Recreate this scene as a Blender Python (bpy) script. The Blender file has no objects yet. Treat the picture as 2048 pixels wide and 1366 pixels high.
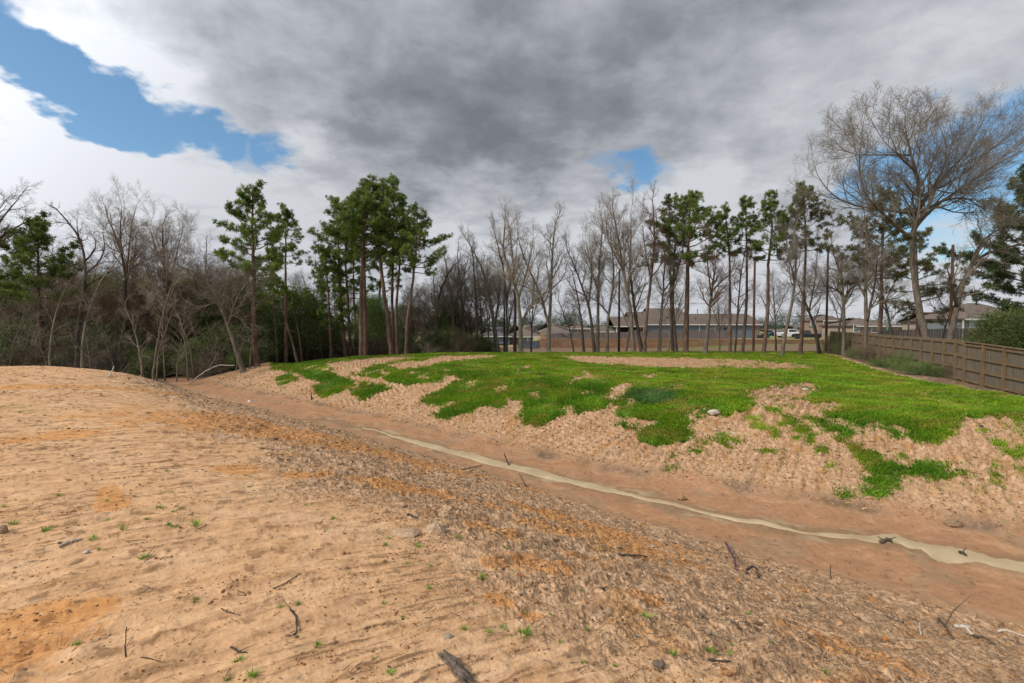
import bpy, math, random
import numpy as np
from math import radians, sin, cos, pi, sqrt, atan2

# ------------------------------------------------------------------ camera, world, sun, exposure
scene = bpy.context.scene
F = 967.0                                   # focal length in photo pixels (photo 2048 x 1366)
PITCH = math.atan(33.0 / F)                 # horizon sits 33 px above the middle
cam_d = bpy.data.cameras.new("camera")
cam_d.sensor_width = 36.0
cam_d.lens = 36.0 * F / 2048.0
cam_d.clip_start = 0.05
cam_d.clip_end = 12000
cam = bpy.data.objects.new("camera", cam_d)
scene.collection.objects.link(cam)
cam.location = (0, 0, 0)
cam.rotation_euler = (pi / 2 - PITCH, 0, 0)
scene.camera = cam

scene.view_settings.view_transform = 'Standard'
scene.view_settings.look = 'None'
scene.view_settings.gamma = 1
scene.view_settings.use_curve_mapping = False
scene.view_settings.exposure = 0.32

SUN_EL, SUN_AZ = 40.0, -112.0               # azimuth from +Y towards +X: behind the camera on the left
sun_dir = np.array([sin(radians(SUN_AZ)) * cos(radians(SUN_EL)),
                    cos(radians(SUN_AZ)) * cos(radians(SUN_EL)), sin(radians(SUN_EL))])
ld = bpy.data.lights.new("sun", 'SUN')
ld.energy = 2.5
ld.angle = radians(5)
ld.color = (1.0, 0.93, 0.84)
sun = bpy.data.objects.new("sun", ld)
scene.collection.objects.link(sun)
from mathutils import Vector, Matrix
sun.rotation_euler = Vector(tuple(sun_dir)).to_track_quat('Z', 'Y').to_euler()
sun.location = (0, 0, 40)


def ray(px, py):
    """direction through a photo pixel"""
    X = (px - 1024.0) / F
    V = -(py - 683.0) / F
    return np.array([X, cos(PITCH) + V * sin(PITCH), -sin(PITCH) + V * cos(PITCH)])


def at(px, py, D):
    """point seen at a photo pixel at depth y = D"""
    d = ray(px, py)
    return d * (D / d[1])


def proj(x, y, z):
    f = y * cos(PITCH) - z * sin(PITCH)
    v = y * sin(PITCH) + z * cos(PITCH)
    f = np.maximum(f, 1e-3)
    return 1024 + F * x / f, 683 - F * v / f


class NB:
    """tiny node helper"""
    def __init__(s, tree):
        s.t = tree
    def n(s, kind, **kw):
        nd = s.t.nodes.new(kind)
        for k, v in kw.items():
            setattr(nd, k, v)
        return nd
    def link(s, a, b):
        s.t.links.new(a, b)
    def _in(s, sock, v):
        if hasattr(v, 'is_output') or isinstance(v, bpy.types.NodeSocket):
            s.link(v, sock)
        elif v is not None:
            sock.default_value = v
    def math(s, op, a, b=None, c=None, clamp=False):
        nd = s.n('ShaderNodeMath', operation=op, use_clamp=clamp)
        s._in(nd.inputs[0], a)
        if b is not None: s._in(nd.inputs[1], b)
        if c is not None: s._in(nd.inputs[2], c)
        return nd.outputs[0]
    def vmath(s, op, a, b=None, out=0):
        nd = s.n('ShaderNodeVectorMath', operation=op)
        s._in(nd.inputs[0], a)
        if b is not None:
            if op == 'SCALE': s._in(nd.inputs['Scale'], b)
            else: s._in(nd.inputs[1], b)
        return nd.outputs['Value'] if out == 'v' else nd.outputs[0]
    def mapr(s, v, a, b, c, d, smooth=False):
        nd = s.n('ShaderNodeMapRange', interpolation_type='SMOOTHSTEP' if smooth else 'LINEAR')
        s._in(nd.inputs[0], v)
        for i, q in enumerate((a, b, c, d)): nd.inputs[i + 1].default_value = q
        return nd.outputs[0]
    def noise(s, vec, scale, detail=4, rough=0.5, dist=0.0, out='Fac'):
        nd = s.n('ShaderNodeTexNoise')
        if vec is not None: s.link(vec, nd.inputs['Vector'])
        nd.inputs['Scale'].default_value = scale
        nd.inputs['Detail'].default_value = detail
        nd.inputs['Roughness'].default_value = rough
        nd.inputs['Distortion'].default_value = dist
        return nd.outputs[out]
    def mix(s, fac, a, b, blend='MIX'):
        nd = s.n('ShaderNodeMix', data_type='RGBA', blend_type=blend)
        s._in(nd.inputs[0], fac)
        s._in(nd.inputs[6], a if not isinstance(a, tuple) else (*a[:3], 1))
        s._in(nd.inputs[7], b if not isinstance(b, tuple) else (*b[:3], 1))
        return nd.outputs[2]
    def ramp(s, fac, stops):
        nd = s.n('ShaderNodeValToRGB')
        s.link(fac, nd.inputs[0])
        el = nd.color_ramp.elements
        while len(el) < len(stops): el.new(0.5)
        for e, (p, c) in zip(el, stops):
            e.position = p
            e.color = (*c[:3], 1)
        return nd.outputs[0]


def build_world():
    w = bpy.data.worlds.new("World")
    scene.world = w
    w.use_nodes = True
    t = w.node_tree
    t.nodes.clear()
    b = NB(t)
    out = b.n('ShaderNodeOutputWorld')
    bg = b.n('ShaderNodeBackground')
    b.link(bg.outputs[0], out.inputs[0])
    bg.inputs[1].default_value = 0.1
    sky = b.n('ShaderNodeTexSky', sky_type='NISHITA')
    sky.sun_disc = False
    sky.sun_elevation = radians(SUN_EL)
    sky.sun_rotation = radians(SUN_AZ)
    sky.altitude = 50
    sky.air_density = 1.0
    sky.dust_density = 1.2
    sky.ozone_density = 1.5
    tc = b.n('ShaderNodeTexCoord')
    d0 = b.vmath('NORMALIZE', tc.outputs['Generated'])
    sep = b.n('ShaderNodeSeparateXYZ')
    b.link(d0, sep.inputs[0])
    zz = b.math('MAXIMUM', sep.outputs[2], 0.0)
    den = b.math('ADD', zz, 0.22)
    qx = b.math('DIVIDE', sep.outputs[0], den)
    qy = b.math('DIVIDE', sep.outputs[1], den)
    cmb = b.n('ShaderNodeCombineXYZ')
    b.link(qx, cmb.inputs[0]); b.link(qy, cmb.inputs[1])
    q = cmb.outputs[0]
    # warp of the directions so that the big shapes get ragged edges
    w1 = b.noise(q, 1.6, 5, 0.6, out='Color')
    w1 = b.vmath('SUBTRACT', w1, (0.5, 0.5, 0.5))
    w1 = b.vmath('SCALE', w1, 0.26)
    w2 = b.noise(q, 6.0, 5, 0.6, out='Color')
    w2 = b.vmath('SUBTRACT', w2, (0.5, 0.5, 0.5))
    w2 = b.vmath('SCALE', w2, 0.075)
    dw = b.vmath('NORMALIZE', b.vmath('ADD', b.vmath('ADD', d0, w1), w2))

    def blobs(lst):
        tot = None
        for (px, py, r, wt) in lst:
            c = ray(px, py); c = c / np.linalg.norm(c)
            rad = math.atan(r / F)
            dot = b.vmath('DOT_PRODUCT', dw, tuple(float(v) for v in c), out='v')
            m = b.mapr(dot, cos(rad * 1.35), cos(rad * 0.25), 0.0, wt, True)
            tot = m if tot is None else b.math('ADD', tot, m)
        return tot
    blue = blobs([(0, 75, 50, .9), (-60, 30, 60, .8), (75, 130, 46, .9), (140, 175, 44, .85), (205, 205, 46, .9), (265, 240, 46, .9), (330, 252, 44, .75), (410, 245, 40, .8), (460, 285, 46, .9), (380, 285, 34, .6),
                  (530, 315, 44, .8), (585, 300, 32, .6), (960, 355, 24, .3), (1235, 350, 52, .75), (1285, 365, 50, .7), (1960, 260, 80, .45), (1860, 300, 90, .7), (1760, 330, 80, .55), (1900, 400, 120, .9),
                  (1990, 420, 60, .5), (1700, 470, 70, .45), (1640, 560, 60, .3)])
    dark = blobs([(760, 110, 300, .55), (1000, 300, 170, .8), (850, 260, 150, .5), (640, 250, 120, .35), (1130, 330, 120, .55), (1010, 400, 90, .4), (1180, 130, 240, .75), (1400, 160, 160, .5),
                  (1420, 310, 130, .55), (1560, 330, 110, .4), (560, 60, 200, .25), (600, 600, 260, .2), (1400, 610, 260, .15), (1930, 590, 150, .25), (1040, 630, 200, .2), (300, 420, 90, .2), (900, 180, 200, .3), (1720, 120, 220, .25)])
    bright = blobs([(60, 260, 190, .4), (230, 330, 150, .4), (400, 360, 150, .45), (170, 70, 120, .4), (950, 440, 100, .7), (650, 385, 80, .55), (560, 400, 90, .3), (640, 285, 36, .6),
                    (1330, 400, 110, .6), (1440, 430, 110, .4), (1130, 440, 90, .5), (1900, 60, 320, .12), (2000, 60, 100, .3), (1500, 230, 90, .35), (1330, 220, 70, .35), (1680, 200, 120, .3), (1800, 500, 140, .5),
                    (350, 220, 70, .4), (2000, 520, 130, .4), (1150, 520, 140, .4), (1930, 480, 100, .4), (1400, 520, 150, .35), (900, 520, 120, .3)])
    n1 = b.noise(q, 1.7, 8, 0.58, 0.3)
    n2 = b.noise(q, 5.2, 7, 0.6, 0.2)
    # blue gaps
    m = b.math('ADD', blue, b.math('MULTIPLY', b.math('SUBTRACT', n2, 0.5), 1.3))
    hole = b.mapr(m, 0.34, 1.35, 0.0, 1.0, True)
    # luminance of the cloud deck
    lum = b.math('ADD', b.math('SUBTRACT', b.math('MULTIPLY', bright, 0.40), b.math('MULTIPLY', dark, 0.24)), 0.68)
    lum = b.math('ADD', lum, b.math('MULTIPLY', b.math('SUBTRACT', n1, 0.5), 1.15))
    lum = b.math('ADD', lum, b.math('MULTIPLY', b.math('SUBTRACT', n2, 0.5), 1.0))
    lum = b.math('ADD', lum, b.mapr(sep.outputs[2], 0.06, 0.42, 0.17, 0.0, True))
    col = b.ramp(lum, [(0.0, (1.5, 1.60, 1.82)), (0.25, (2.05, 2.17, 2.42)), (0.5, (3.0, 3.15, 3.45)), (0.75, (3.95, 4.12, 4.42)), (1.0, (5.0, 5.18, 5.5))])
    # extra glow added to the unseen clouds round the sun, for softer light
    sd = b.vmath('DOT_PRODUCT', d0, tuple(float(v) for v in sun_dir), out='v')
    glow = b.mapr(sd, 0.15, 1.0, 0.0, 1.0, True)
    glow = b.math('ADD', b.math('MULTIPLY', glow, 1.6), 1.0)
    col = b.mix(1.0, col, glow, 'MULTIPLY')
    skyc = b.mix(1.0, sky.outputs[0], (0.80, 1.05, 1.12), 'MULTIPLY')
    fin = b.mix(hole, col, skyc)
    # below the horizon: dull ground bounce
    below = b.mapr(sep.outputs[2], -0.02, 0.0, 1.0, 0.0)
    fin = b.mix(below, fin, (1.2, 1.1, 0.9))
    b.link(fin, bg.inputs[0])
    w.cycles.sampling_method = 'MANUAL'
    w.cycles.sample_map_resolution = 512


build_world()

# ------------------------------------------------------------------ numpy noise
_rs = np.random.RandomState(11)
_perm = _rs.permutation(4096)
_ga = _rs.rand(4096) * 2 * pi
_gx, _gy = np.cos(_ga), np.sin(_ga)


def pn(x, y, seed=0):
    x = np.asarray(x, float) + seed * 37.13
    y = np.asarray(y, float) + seed * 91.7
    xi = np.floor(x).astype(np.int64); yi = np.floor(y).astype(np.int64)
    xf = x - xi; yf = y - yi
    u = xf * xf * xf * (xf * (xf * 6 - 15) + 10)
    v = yf * yf * yf * (yf * (yf * 6 - 15) + 10)
    def g(ix, iy, fx, fy):
        h = _perm[(_perm[ix & 4095] + iy * 7) & 4095]
        return _gx[h] * fx + _gy[h] * fy
    a = g(xi, yi, xf, yf); b_ = g(xi + 1, yi, xf - 1, yf)
    c = g(xi, yi + 1, xf, yf - 1); d = g(xi + 1, yi + 1, xf - 1, yf - 1)
    return (a + u * (b_ - a) + v * ((c + u * (d - c)) - (a + u * (b_ - a)))) * 1.5


def fbm(x, y, oct=4, seed=0, gain=0.5):
    r = 0; a = 1.0; n = 0
    for i in range(oct):
        r = r + a * pn(x * 2.03 ** i, y * 2.03 ** i, seed + i * 3)
        n += a; a *= gain
    return r / n * 1.3


def sstep(a, b, v):
    q = np.clip((v - a) / (b - a), 0, 1)
    return q * q * (3 - 2 * q)


def softp(u, w):
    return w * np.logaddexp(0, u / w)


def smin(a, b, k):
    return -np.logaddexp(-a / k, -b / k) * k


def smax(a, b, k):
    return np.logaddexp(a / k, b / k) * k


# ------------------------------------------------------------------ terrain (z relative to the eye)
R2 = sqrt(2.0)
TOE_T = [-60, -8, -0.4, 3.3, 7, 11, 17.7, 26, 35, 45, 80]
TOE_S = [15.5, 14.1, 13.0, 12.15, 11.2, 10.7, 10.5, 9.6, 8.6, 8.0, 8.0]
WALL_Y = 95.0


def H(x, y):
    """smooth shape of the land"""
    x = np.asarray(x, float); y = np.asarray(y, float)
    s = (x + y) / R2; t = (y - x) / R2
    zb = -4.0 + 0.10 * sstep(20, 45, t)
    # near bank with its rounded crest
    slope = np.interp(t, [-5, 2, 15, 40], [0.365, 0.385, 0.395, 0.37])
    zl = -1.6 - slope * softp(s - 2.4, 0.9) + 0.21 * sstep(6, 19, t) * sstep(4.5, -1, s) - 0.30 * sstep(2.0, 5.5, s) * sstep(13, 22, t) - 0.34 * softp(t - 26.5, 1.2)
    zl = zl + 0.35 * sstep(-6, -40, s) + 0.07 * np.exp(-((t - 20) / 5) ** 2) * sstep(3, -2, s)
    # far bank
    toe = np.interp(t, TOE_T, TOE_S)
    top = np.interp(t, [-60, 0, 10, 20, 35, 60], [19.0, 17.3, 17.0, 15.8, 12.7, 11.0])
    u = (s - toe) / (top - toe)
    plat = -2.5 - 0.10 * sstep(30, 46, y) - 0.35 * sstep(24, 38, t) * sstep(19, 12, s)
    zr = zb + (plat - zb) * smin(softp(u, 0.07), 1.0 + 0 * u, 0.07)
    # natural ground round about
    lx = sstep(18, -14, x)
    zn = -2.62 * (1 - lx) + -3.75 * lx
    zn = zn - (1.9 - 0.8 * sstep(28, 52, x)) * sstep(48, 64, y) * (1 - sstep(60, 85, x)) * (1 - lx * 0.75)
    end = np.maximum(sstep(36.0, 41.0, t + 0.12 * np.maximum(0, 14 - s)), sstep(45, 49, y))
    strip = sstep(0.0, 2.2, (x - np.interp(y, [-20, 16.3, 22, 25.2, 32.7, 43, 60], [3, 17.0, 18.3, 19.3, 22.9, 28.0, 38])))
    end = np.maximum(end, strip)
    end = end * sstep(12.5, 14.5, s)
    zr2 = zr * (1 - end) + zn * end
    far_n = sstep(38.5, 43, t)
    zr2 = zr2 * (1 - far_n) + np.minimum(zn, -3.6) * far_n * (1 - sstep(-14, 0, x)) + far_n * sstep(-14, 0, x) * zn
    left = smax(zl, zb, 0.10)
    leftn = sstep(32, 38, t)
    left = left * (1 - leftn) + (-3.95) * leftn
    m = sstep(toe - 0.6, toe + 0.6, s) * (1 - far_n) + far_n * sstep(8, 12, s)
    z = left * (1 - m) + zr2 * m
    # raised lots beyond the retaining wall and beyond the fence on the right
    up = sstep(WALL_Y + 0.7, WALL_Y + 1.0, y) * sstep(4.6, 5.0, x)
    z = z * (1 - up) + (-2.9) * up
    upr = sstep(1.5, 6, x - np.interp(y, [-20, 17.8, 22.6, 48, 60, 96], [3, 18.8, 21, 31.5, 36.5, 76])) * (1 - up)
    z = z * (1 - upr) + (-2.2 - 0.7 * sstep(60, 100, y)) * upr
    farz = sstep(250, 900, np.hypot(x, y))
    z = z * (1 - farz) + (-3.5) * farz
    return z


def ground(px, py):
    """point of the land seen at a photo pixel (marching on the smooth shape)"""
    d = ray(px, py)
    ys = np.geomspace(1.2, 400, 1500)
    P = d[None, :] * (ys / d[1])[:, None]
    h = H(P[:, 0], P[:, 1])
    k = np.argmax(P[:, 2] < h)
    return np.array([P[k, 0], P[k, 1], h[k]])


def in_poly(px, py, poly):
    c = np.zeros(px.shape, bool)
    n = len(poly)
    for i in range(n):
        x1, y1 = poly[i]; x2, y2 = poly[(i + 1) % n]
        if y1 == y2: continue
        cond = ((y1 > py) != (y2 > py)) & (px < (x2 - x1) * (py - y1) / (y2 - y1) + x1)
        c ^= cond
    return c


GRASS = [(540, 738), (548, 690), (1640, 690), (1780, 690), (2150, 700), (2200, 900), (2100, 868), (2048, 856), (2005, 838), (1917, 835),
         (1905, 860), (1887, 882), (1858, 882), (1835, 891), (1823, 870), (1785, 853), (1758, 838), (1726, 853), (1697, 862), (1691, 888), (1676, 870),
         (1647, 859), (1621, 856), (1638, 844), (1682, 820), (1679, 809), (1624, 803), (1647, 777), (1624, 768), (1565, 774), (1507, 780), (1486, 788),
         (1501, 802), (1490, 821), (1457, 830), (1447, 837), (1406, 815), (1374, 826), (1366, 840), (1379, 859), (1379, 880), (1352, 894), (1298, 894),
         (1276, 870), (1312, 853), (1320, 843), (1271, 837), (1236, 832), (1247, 813), (1228, 810), (1238, 794), (1276, 769), (1230, 772), (1206, 797),
         (1217, 813), (1168, 832), (1149, 832), (1149, 818), (1130, 818), (1125, 834), (1089, 851), (1049, 852), (1035, 843), (1049, 821), (1046, 807),
         (1024, 799), (1018, 800), (998, 820), (967, 817), (919, 834), (872, 839), (892, 813), (841, 810), (844, 800), (895, 779), (923, 759), (892, 748),
         (882, 762), (810, 772), (776, 762), (755, 758), (720, 752), (670, 742), (656, 738), (639, 735), (600, 742), (571, 745)]
PATCH = [[(701, 786), (725, 800), (786, 779), (742, 765), (725, 767)],
         [(632, 783), (649, 798), (701, 776), (714, 765), (673, 752), (646, 738), (598, 745), (605, 755), (639, 762)],
         [(549, 762), (561, 771), (598, 760), (574, 748)]]
BARE = [[(646, 728), (740, 717), (830, 712), (800, 722), (776, 728), (742, 735), (720, 745), (697, 750), (665, 740)],
        [(770, 731), (844, 722), (892, 712), (1000, 712), (980, 718), (895, 724), (850, 738), (800, 740)],
        [(1120, 712), (1280, 716), (1430, 718), (1560, 725), (1640, 736), (1630, 741), (1500, 740), (1330, 738), (1160, 728)],
        [(1125, 770), (1150, 752), (1190, 748), (1195, 753), (1160, 765), (1140, 774)],
        [(1285, 750), (1325, 748), (1310, 756), (1280, 757)], [(1825, 785), (1850, 783), (1865, 795), (1855, 800)],
        [(1970, 805), (2040, 818), (2030, 822), (1965, 810)], [(1640, 750), (1668, 753), (1665, 757), (1635, 752)],
        [(830, 753), (870, 748), (860, 755), (835, 760)], [(760, 745), (790, 742), (780, 750), (765, 752)],
        [(1320, 780), (1350, 776), (1345, 784), (1325, 786)], [(1030, 742), (1055, 733), (1060, 736), (1036, 746)]]
SPOTS = [(1735, 918, 26, 13), (1762, 940, 24, 12), (1690, 992, 26, 14), (1742, 985, 30, 10), (1850, 935, 38, 10), (1872, 950, 18, 9), (2040, 905, 14, 12),
         (1760, 965, 30, 8), (1405, 830, 8, 10), (1540, 822, 12, 6), (1510, 812, 12, 6), (1580, 845, 25, 7), (1600, 860, 14, 7), (1625, 880, 8, 12),
         (1642, 905, 12, 10), (1460, 885, 8, 8), (1415, 885, 7, 8), (1900, 870, 14, 8), (1560, 870, 10, 6), (1245, 850, 12, 7), (1270, 858, 8, 5), (1350, 915, 8, 8),
         (1340, 940, 6, 6), (1395, 905, 10, 5), (1790, 930, 10, 6), (1905, 950, 10, 10), (1980, 965, 8, 5), (1455, 870, 8, 7), (1400, 812, 9, 5), (1700, 1010, 9, 7)]


def grass_mask(x, y):
    """1 where turf covers the far bank (smoothly ragged edges), plus a sprinkling of tufts below"""
    z = H(x, y)
    s = (x + y) / R2; t = (y - x) / R2
    px, py = proj(x, y, z)
    sc = 1.0 / np.maximum(y, 5)
    dx = fbm(x * 1.6, y * 1.6, 3, 5) * 320 * sc + fbm(x * 6, y * 6, 2, 8) * 140 * sc
    dy = fbm(x * 1.6, y * 1.6, 3, 15) * 120 * sc + fbm(x * 6, y * 6, 2, 18) * 50 * sc
    qx, qy = px + dx, py + dy
    m = in_poly(qx, qy, GRASS)
    for p in PATCH: m |= in_poly(qx, qy, p)
    for p in BARE: m &= ~in_poly(qx, qy, p)
    m = m.astype(float)
    # sparse spots
    for (cx, cy, rx, ry) in SPOTS:
        e = ((qx - cx) / rx) ** 2 + ((qy - cy) / ry) ** 2
        m = np.maximum(m, 0.9 * (e < 1))
    sp = fbm(x * 2.2, y * 2.2, 2, 40) + 0.5 * fbm(x * 0.5, y * 0.5, 2, 44)
    zone = sstep(1380, 1480, px) * sstep(1010, 960, py) * sstep(1.0, 2.2, s - np.interp(t, TOE_T, TOE_S))
    m = np.maximum(m, 0.75 * (sp > 0.42) * zone)
    # thin places inside the turf
    th = fbm(x * 0.7, y * 0.7, 3, 60)
    m = m * (1 - 0.85 * sstep(0.36, 0.5, th) * (py > 712))
    # limits in the world
    ok = (s > np.interp(t, TOE_T, TOE_S) + 0.4) & (t < 39.5) & (y < 46.5 + 0.8 * fbm(x * .3, y * .3, 2, 3)) & (y > 6)
    edge = np.interp(y, [-20, 16.3, 22, 25.2, 32.7, 43, 60], [3, 17.0, 18.3, 19.3, 22.9, 28.0, 38])
    ok &= x < edge + 0.5 * fbm(x * .9, y * .9, 2, 13)
    return m * ok


def mesh_obj(name, verts, faces, mat=None, parent=None, smooth=False, colors=None, idx=None):
    """verts (n,3); faces: dict size->array"""
    me = bpy.data.meshes.new(name)
    verts = np.asarray(verts, np.float32)
    me.vertices.add(len(verts))
    me.vertices.foreach_set('co', verts.ravel())
    fl = [np.asarray(f, np.int32).reshape(-1, k) for k, f in sorted(faces.items()) if len(f)]
    nl = sum(f.size for f in fl); nf = sum(len(f) for f in fl)
    me.loops.add(nl); me.polygons.add(nf)
    me.loops.foreach_set('vertex_index', np.concatenate([f.ravel() for f in fl]))
    tot = np.concatenate([np.full(len(f), f.shape[1], np.int32) for f in fl])
    st = np.concatenate([[0], np.cumsum(tot)[:-1]]).astype(np.int32)
    me.polygons.foreach_set('loop_start', st)
    me.polygons.foreach_set('loop_total', tot)
    me.polygons.foreach_set('use_smooth', np.full(nf, bool(smooth)))
    if idx is not None:
        me.polygons.foreach_set('material_index', np.asarray(idx, np.int32))
    if colors is not None:
        ca = me.color_attributes.new('Col', 'FLOAT_COLOR', 'POINT')
        c = np.ones((len(verts), 4), np.float32); c[:, :3] = colors
        ca.data.foreach_set('color', c.ravel())
    me.update(calc_edges=True)
    if mat is not None:
        for m_ in (mat if isinstance(mat, (list, tuple)) else [mat]): me.materials.append(m_)
    o = bpy.data.objects.new(name, me)
    scene.collection.objects.link(o)
    if parent is not None: o.parent = parent
    return o


def tag(o, label=None, cat=None, group=None, kind=None):
    if label: o['label'] = label
    if cat: o['category'] = cat
    if group: o['group'] = group
    if kind: o['kind'] = kind
    return o


def empty(name, loc, rz=0.0):
    o = bpy.data.objects.new(name, None)
    o.empty_display_size = 0.3
    scene.collection.objects.link(o)
    o.location = tuple(float(v) for v in loc)
    o.rotation_euler = (0, 0, rz)
    return o


def copy_tree(o, parent=None):
    c = o.copy()
    scene.collection.objects.link(c)
    c.parent = parent
    for ch in list(o.children): copy_tree(ch, c)
    return c


# ------------------------------------------------------------------ materials
def new_mat(name):
    m = bpy.data.materials.new(name)
    m.use_nodes = True
    t = m.node_tree
    p = t.nodes['Principled BSDF']
    return m, NB(t), p


def simple(name, col, rough=0.7, var=0.25, scale=3.0, bump=0.0, bscale=20.0, metal=0.0, coords='Object', spec=0.3, stretch=None, rnd=0.0):
    m, b, p = new_mat(name)
    tc = b.n('ShaderNodeTexCoord')
    v = tc.outputs[coords]
    if stretch:
        mp = b.n('ShaderNodeMapping'); b.link(v, mp.inputs[0]); mp.inputs['Scale'].default_value = stretch; v = mp.outputs[0]
    n = b.noise(v, scale, 6, 0.62)
    lo = tuple(c * (1 - var) for c in col); hi = tuple(min(1, c * (1 + var)) for c in col)
    c = b.ramp(n, [(0.3, lo), (0.7, hi)])
    if rnd:
        oi = b.n('ShaderNodeObjectInfo')
        f = b.math('ADD', b.math('MULTIPLY', oi.outputs['Random'], 2 * rnd), 1 - rnd)
        c = b.mix(1.0, c, f, 'MULTIPLY')
    b.link(c, p.inputs['Base Color'])
    p.inputs['Roughness'].default_value = rough
    p.inputs['Metallic'].default_value = metal
    p.inputs['Specular IOR Level'].default_value = spec
    if bump:
        bn = b.n('ShaderNodeBump'); bn.inputs['Strength'].default_value = bump; bn.inputs['Distance'].default_value = 0.02
        b.link(b.noise(v, bscale, 5, 0.65), bn.inputs['Height'])
        b.link(bn.outputs[0], p.inputs['Normal'])
    return m


def mat_ground():
    m, b, p = new_mat('soil')
    at_ = b.n('ShaderNodeVertexColor'); at_.layer_name = 'Col'
    tc = b.n('ShaderNodeTexCoord'); v = tc.outputs['Object']
    n1 = b.noise(v, 9, 6, 0.65)
    n2 = b.noise(v, 60, 5, 0.7)
    f = b.math('ADD', b.mapr(n1, 0.3, 0.7, 0.84, 1.14), b.mapr(n2, 0.3, 0.7, -0.13, 0.12))
    c = b.mix(1.0, at_.outputs[0], f, 'MULTIPLY')
    # scattered crumbs of darker earth
    vo = b.n('ShaderNodeTexVoronoi'); b.link(v, vo.inputs['Vector']); vo.inputs['Scale'].default_value = 34
    n3 = b.noise(v, 2.2, 4, 0.6)
    sp = b.math('MULTIPLY', b.mapr(vo.outputs['Distance'], 0.12, 0.26, 1, 0), b.mapr(n3, 0.47, 0.6, 0, 0.75))
    c = b.mix(sp, c, b.mix(1.0, c, (0.42, 0.30, 0.2), 'MULTIPLY'))
    b.link(c, p.inputs['Base Color'])
    p.inputs['Roughness'].default_value = 0.93
    p.inputs['Specular IOR Level'].default_value = 0.12
    bn = b.n('ShaderNodeBump'); bn.inputs['Strength'].default_value = 0.55; bn.inputs['Distance'].default_value = 0.012
    h = b.math('ADD', b.noise(v, 45, 7, 0.72), b.math('MULTIPLY', sp, 0.5))
    b.link(h, bn.inputs['Height']); b.link(bn.outputs[0], p.inputs['Normal'])
    return m


def mat_vcol(name, rough=0.6, trans=0.0, spec=0.3):
    m, b, p = new_mat(name)
    at_ = b.n('ShaderNodeVertexColor'); at_.layer_name = 'Col'
    tc = b.n('ShaderNodeTexCoord')
    n = b.noise(tc.outputs['Object'], 1.3, 3, 0.6)
    c = b.mix(1.0, at_.outputs[0], b.mapr(n, 0.3, 0.7, 0.85, 1.15), 'MULTIPLY')
    b.link(c, p.inputs['Base Color'])
    p.inputs['Roughness'].default_value = rough
    p.inputs['Specular IOR Level'].default_value = spec
    if trans:
        tr = b.n('ShaderNodeBsdfTranslucent'); b.link(c, tr.inputs[0])
        mx = b.n('ShaderNodeMixShader'); mx.inputs[0].default_value = trans
        out = b.t.nodes['Material Output']
        b.link(p.outputs[0], mx.inputs[1]); b.link(tr.outputs[0], mx.inputs[2]); b.link(mx.outputs[0], out.inputs[0])
    return m


def mat_bark(name, lo, hi, scale=6.0):
    m, b, p = new_mat(name)
    tc = b.n('ShaderNodeTexCoord')
    mp = b.n('ShaderNodeMapping'); b.link(tc.outputs['Object'], mp.inputs[0]); mp.inputs['Scale'].default_value = (1, 1, 0.28)
    v = mp.outputs[0]
    n = b.noise(v, scale, 8, 0.7)
    n2 = b.noise(tc.outputs['Object'], 0.7, 4, 0.6)
    c = b.ramp(n, [(0.32, lo), (0.66, hi)])
    oi = b.n('ShaderNodeObjectInfo')
    c = b.mix(1.0, c, b.math('MULTIPLY', b.mapr(n2, 0.3, 0.7, 0.72, 1.22), b.mapr(oi.outputs['Random'], 0, 1, 0.85, 1.12)), 'MULTIPLY')
    b.link(c, p.inputs['Base Color'])
    p.inputs['Roughness'].default_value = 0.9; p.inputs['Specular IOR Level'].default_value = 0.15
    vo = b.n('ShaderNodeTexVoronoi'); b.link(v, vo.inputs['Vector']); vo.inputs['Scale'].default_value = scale * 2.2
    bn = b.n('ShaderNodeBump'); bn.inputs['Strength'].default_value = 0.8; bn.inputs['Distance'].default_value = 0.03
    b.link(b.math('ADD', n, b.math('MULTIPLY', vo.outputs['Distance'], 0.6)), bn.inputs['Height']); b.link(bn.outputs[0], p.inputs['Normal'])
    return m


def mat_leaf(name, lo, hi, trans=0.25, rnd=0.15, rough=0.55, scale=1.1):
    m, b, p = new_mat(name)
    tc = b.n('ShaderNodeTexCoord')
    n = b.noise(tc.outputs['Object'], scale, 4, 0.7)
    c = b.ramp(n, [(0.35, lo), (0.65, hi)])
    oi = b.n('ShaderNodeObjectInfo')
    c = b.mix(1.0, c, b.mapr(oi.outputs['Random'], 0, 1, 1 - rnd, 1 + rnd), 'MULTIPLY')
    b.link(c, p.inputs['Base Color'])
    p.inputs['Roughness'].default_value = rough; p.inputs['Specular IOR Level'].default_value = 0.25
    tr = b.n('ShaderNodeBsdfTranslucent'); b.link(c, tr.inputs[0])
    mx = b.n('ShaderNodeMixShader'); mx.inputs[0].default_value = trans
    out = b.t.nodes['Material Output']
    b.link(p.outputs[0], mx.inputs[1]); b.link(tr.outputs[0], mx.inputs[2]); b.link(mx.outputs[0], out.inputs[0])
    return m


def mat_water():
    m, b, p = new_mat('milky_water')
    tc = b.n('ShaderNodeTexCoord'); v = tc.outputs['Object']
    n = b.noise(v, 1.5, 5, 0.6)
    c = b.ramp(n, [(0.3, (0.34, 0.245, 0.135)), (0.7, (0.47, 0.37, 0.225))])
    b.link(c, p.inputs['Base Color'])
    p.inputs['Roughness'].default_value = 0.4; p.inputs['Specular IOR Level'].default_value = 0.22
    bn = b.n('ShaderNodeBump'); bn.inputs['Strength'].default_value = 0.25; bn.inputs['Distance'].default_value = 0.01
    b.link(b.noise(v, 9, 5, 0.6), bn.inputs['Height']); b.link(bn.outputs[0], p.inputs['Normal'])
    return m


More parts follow.
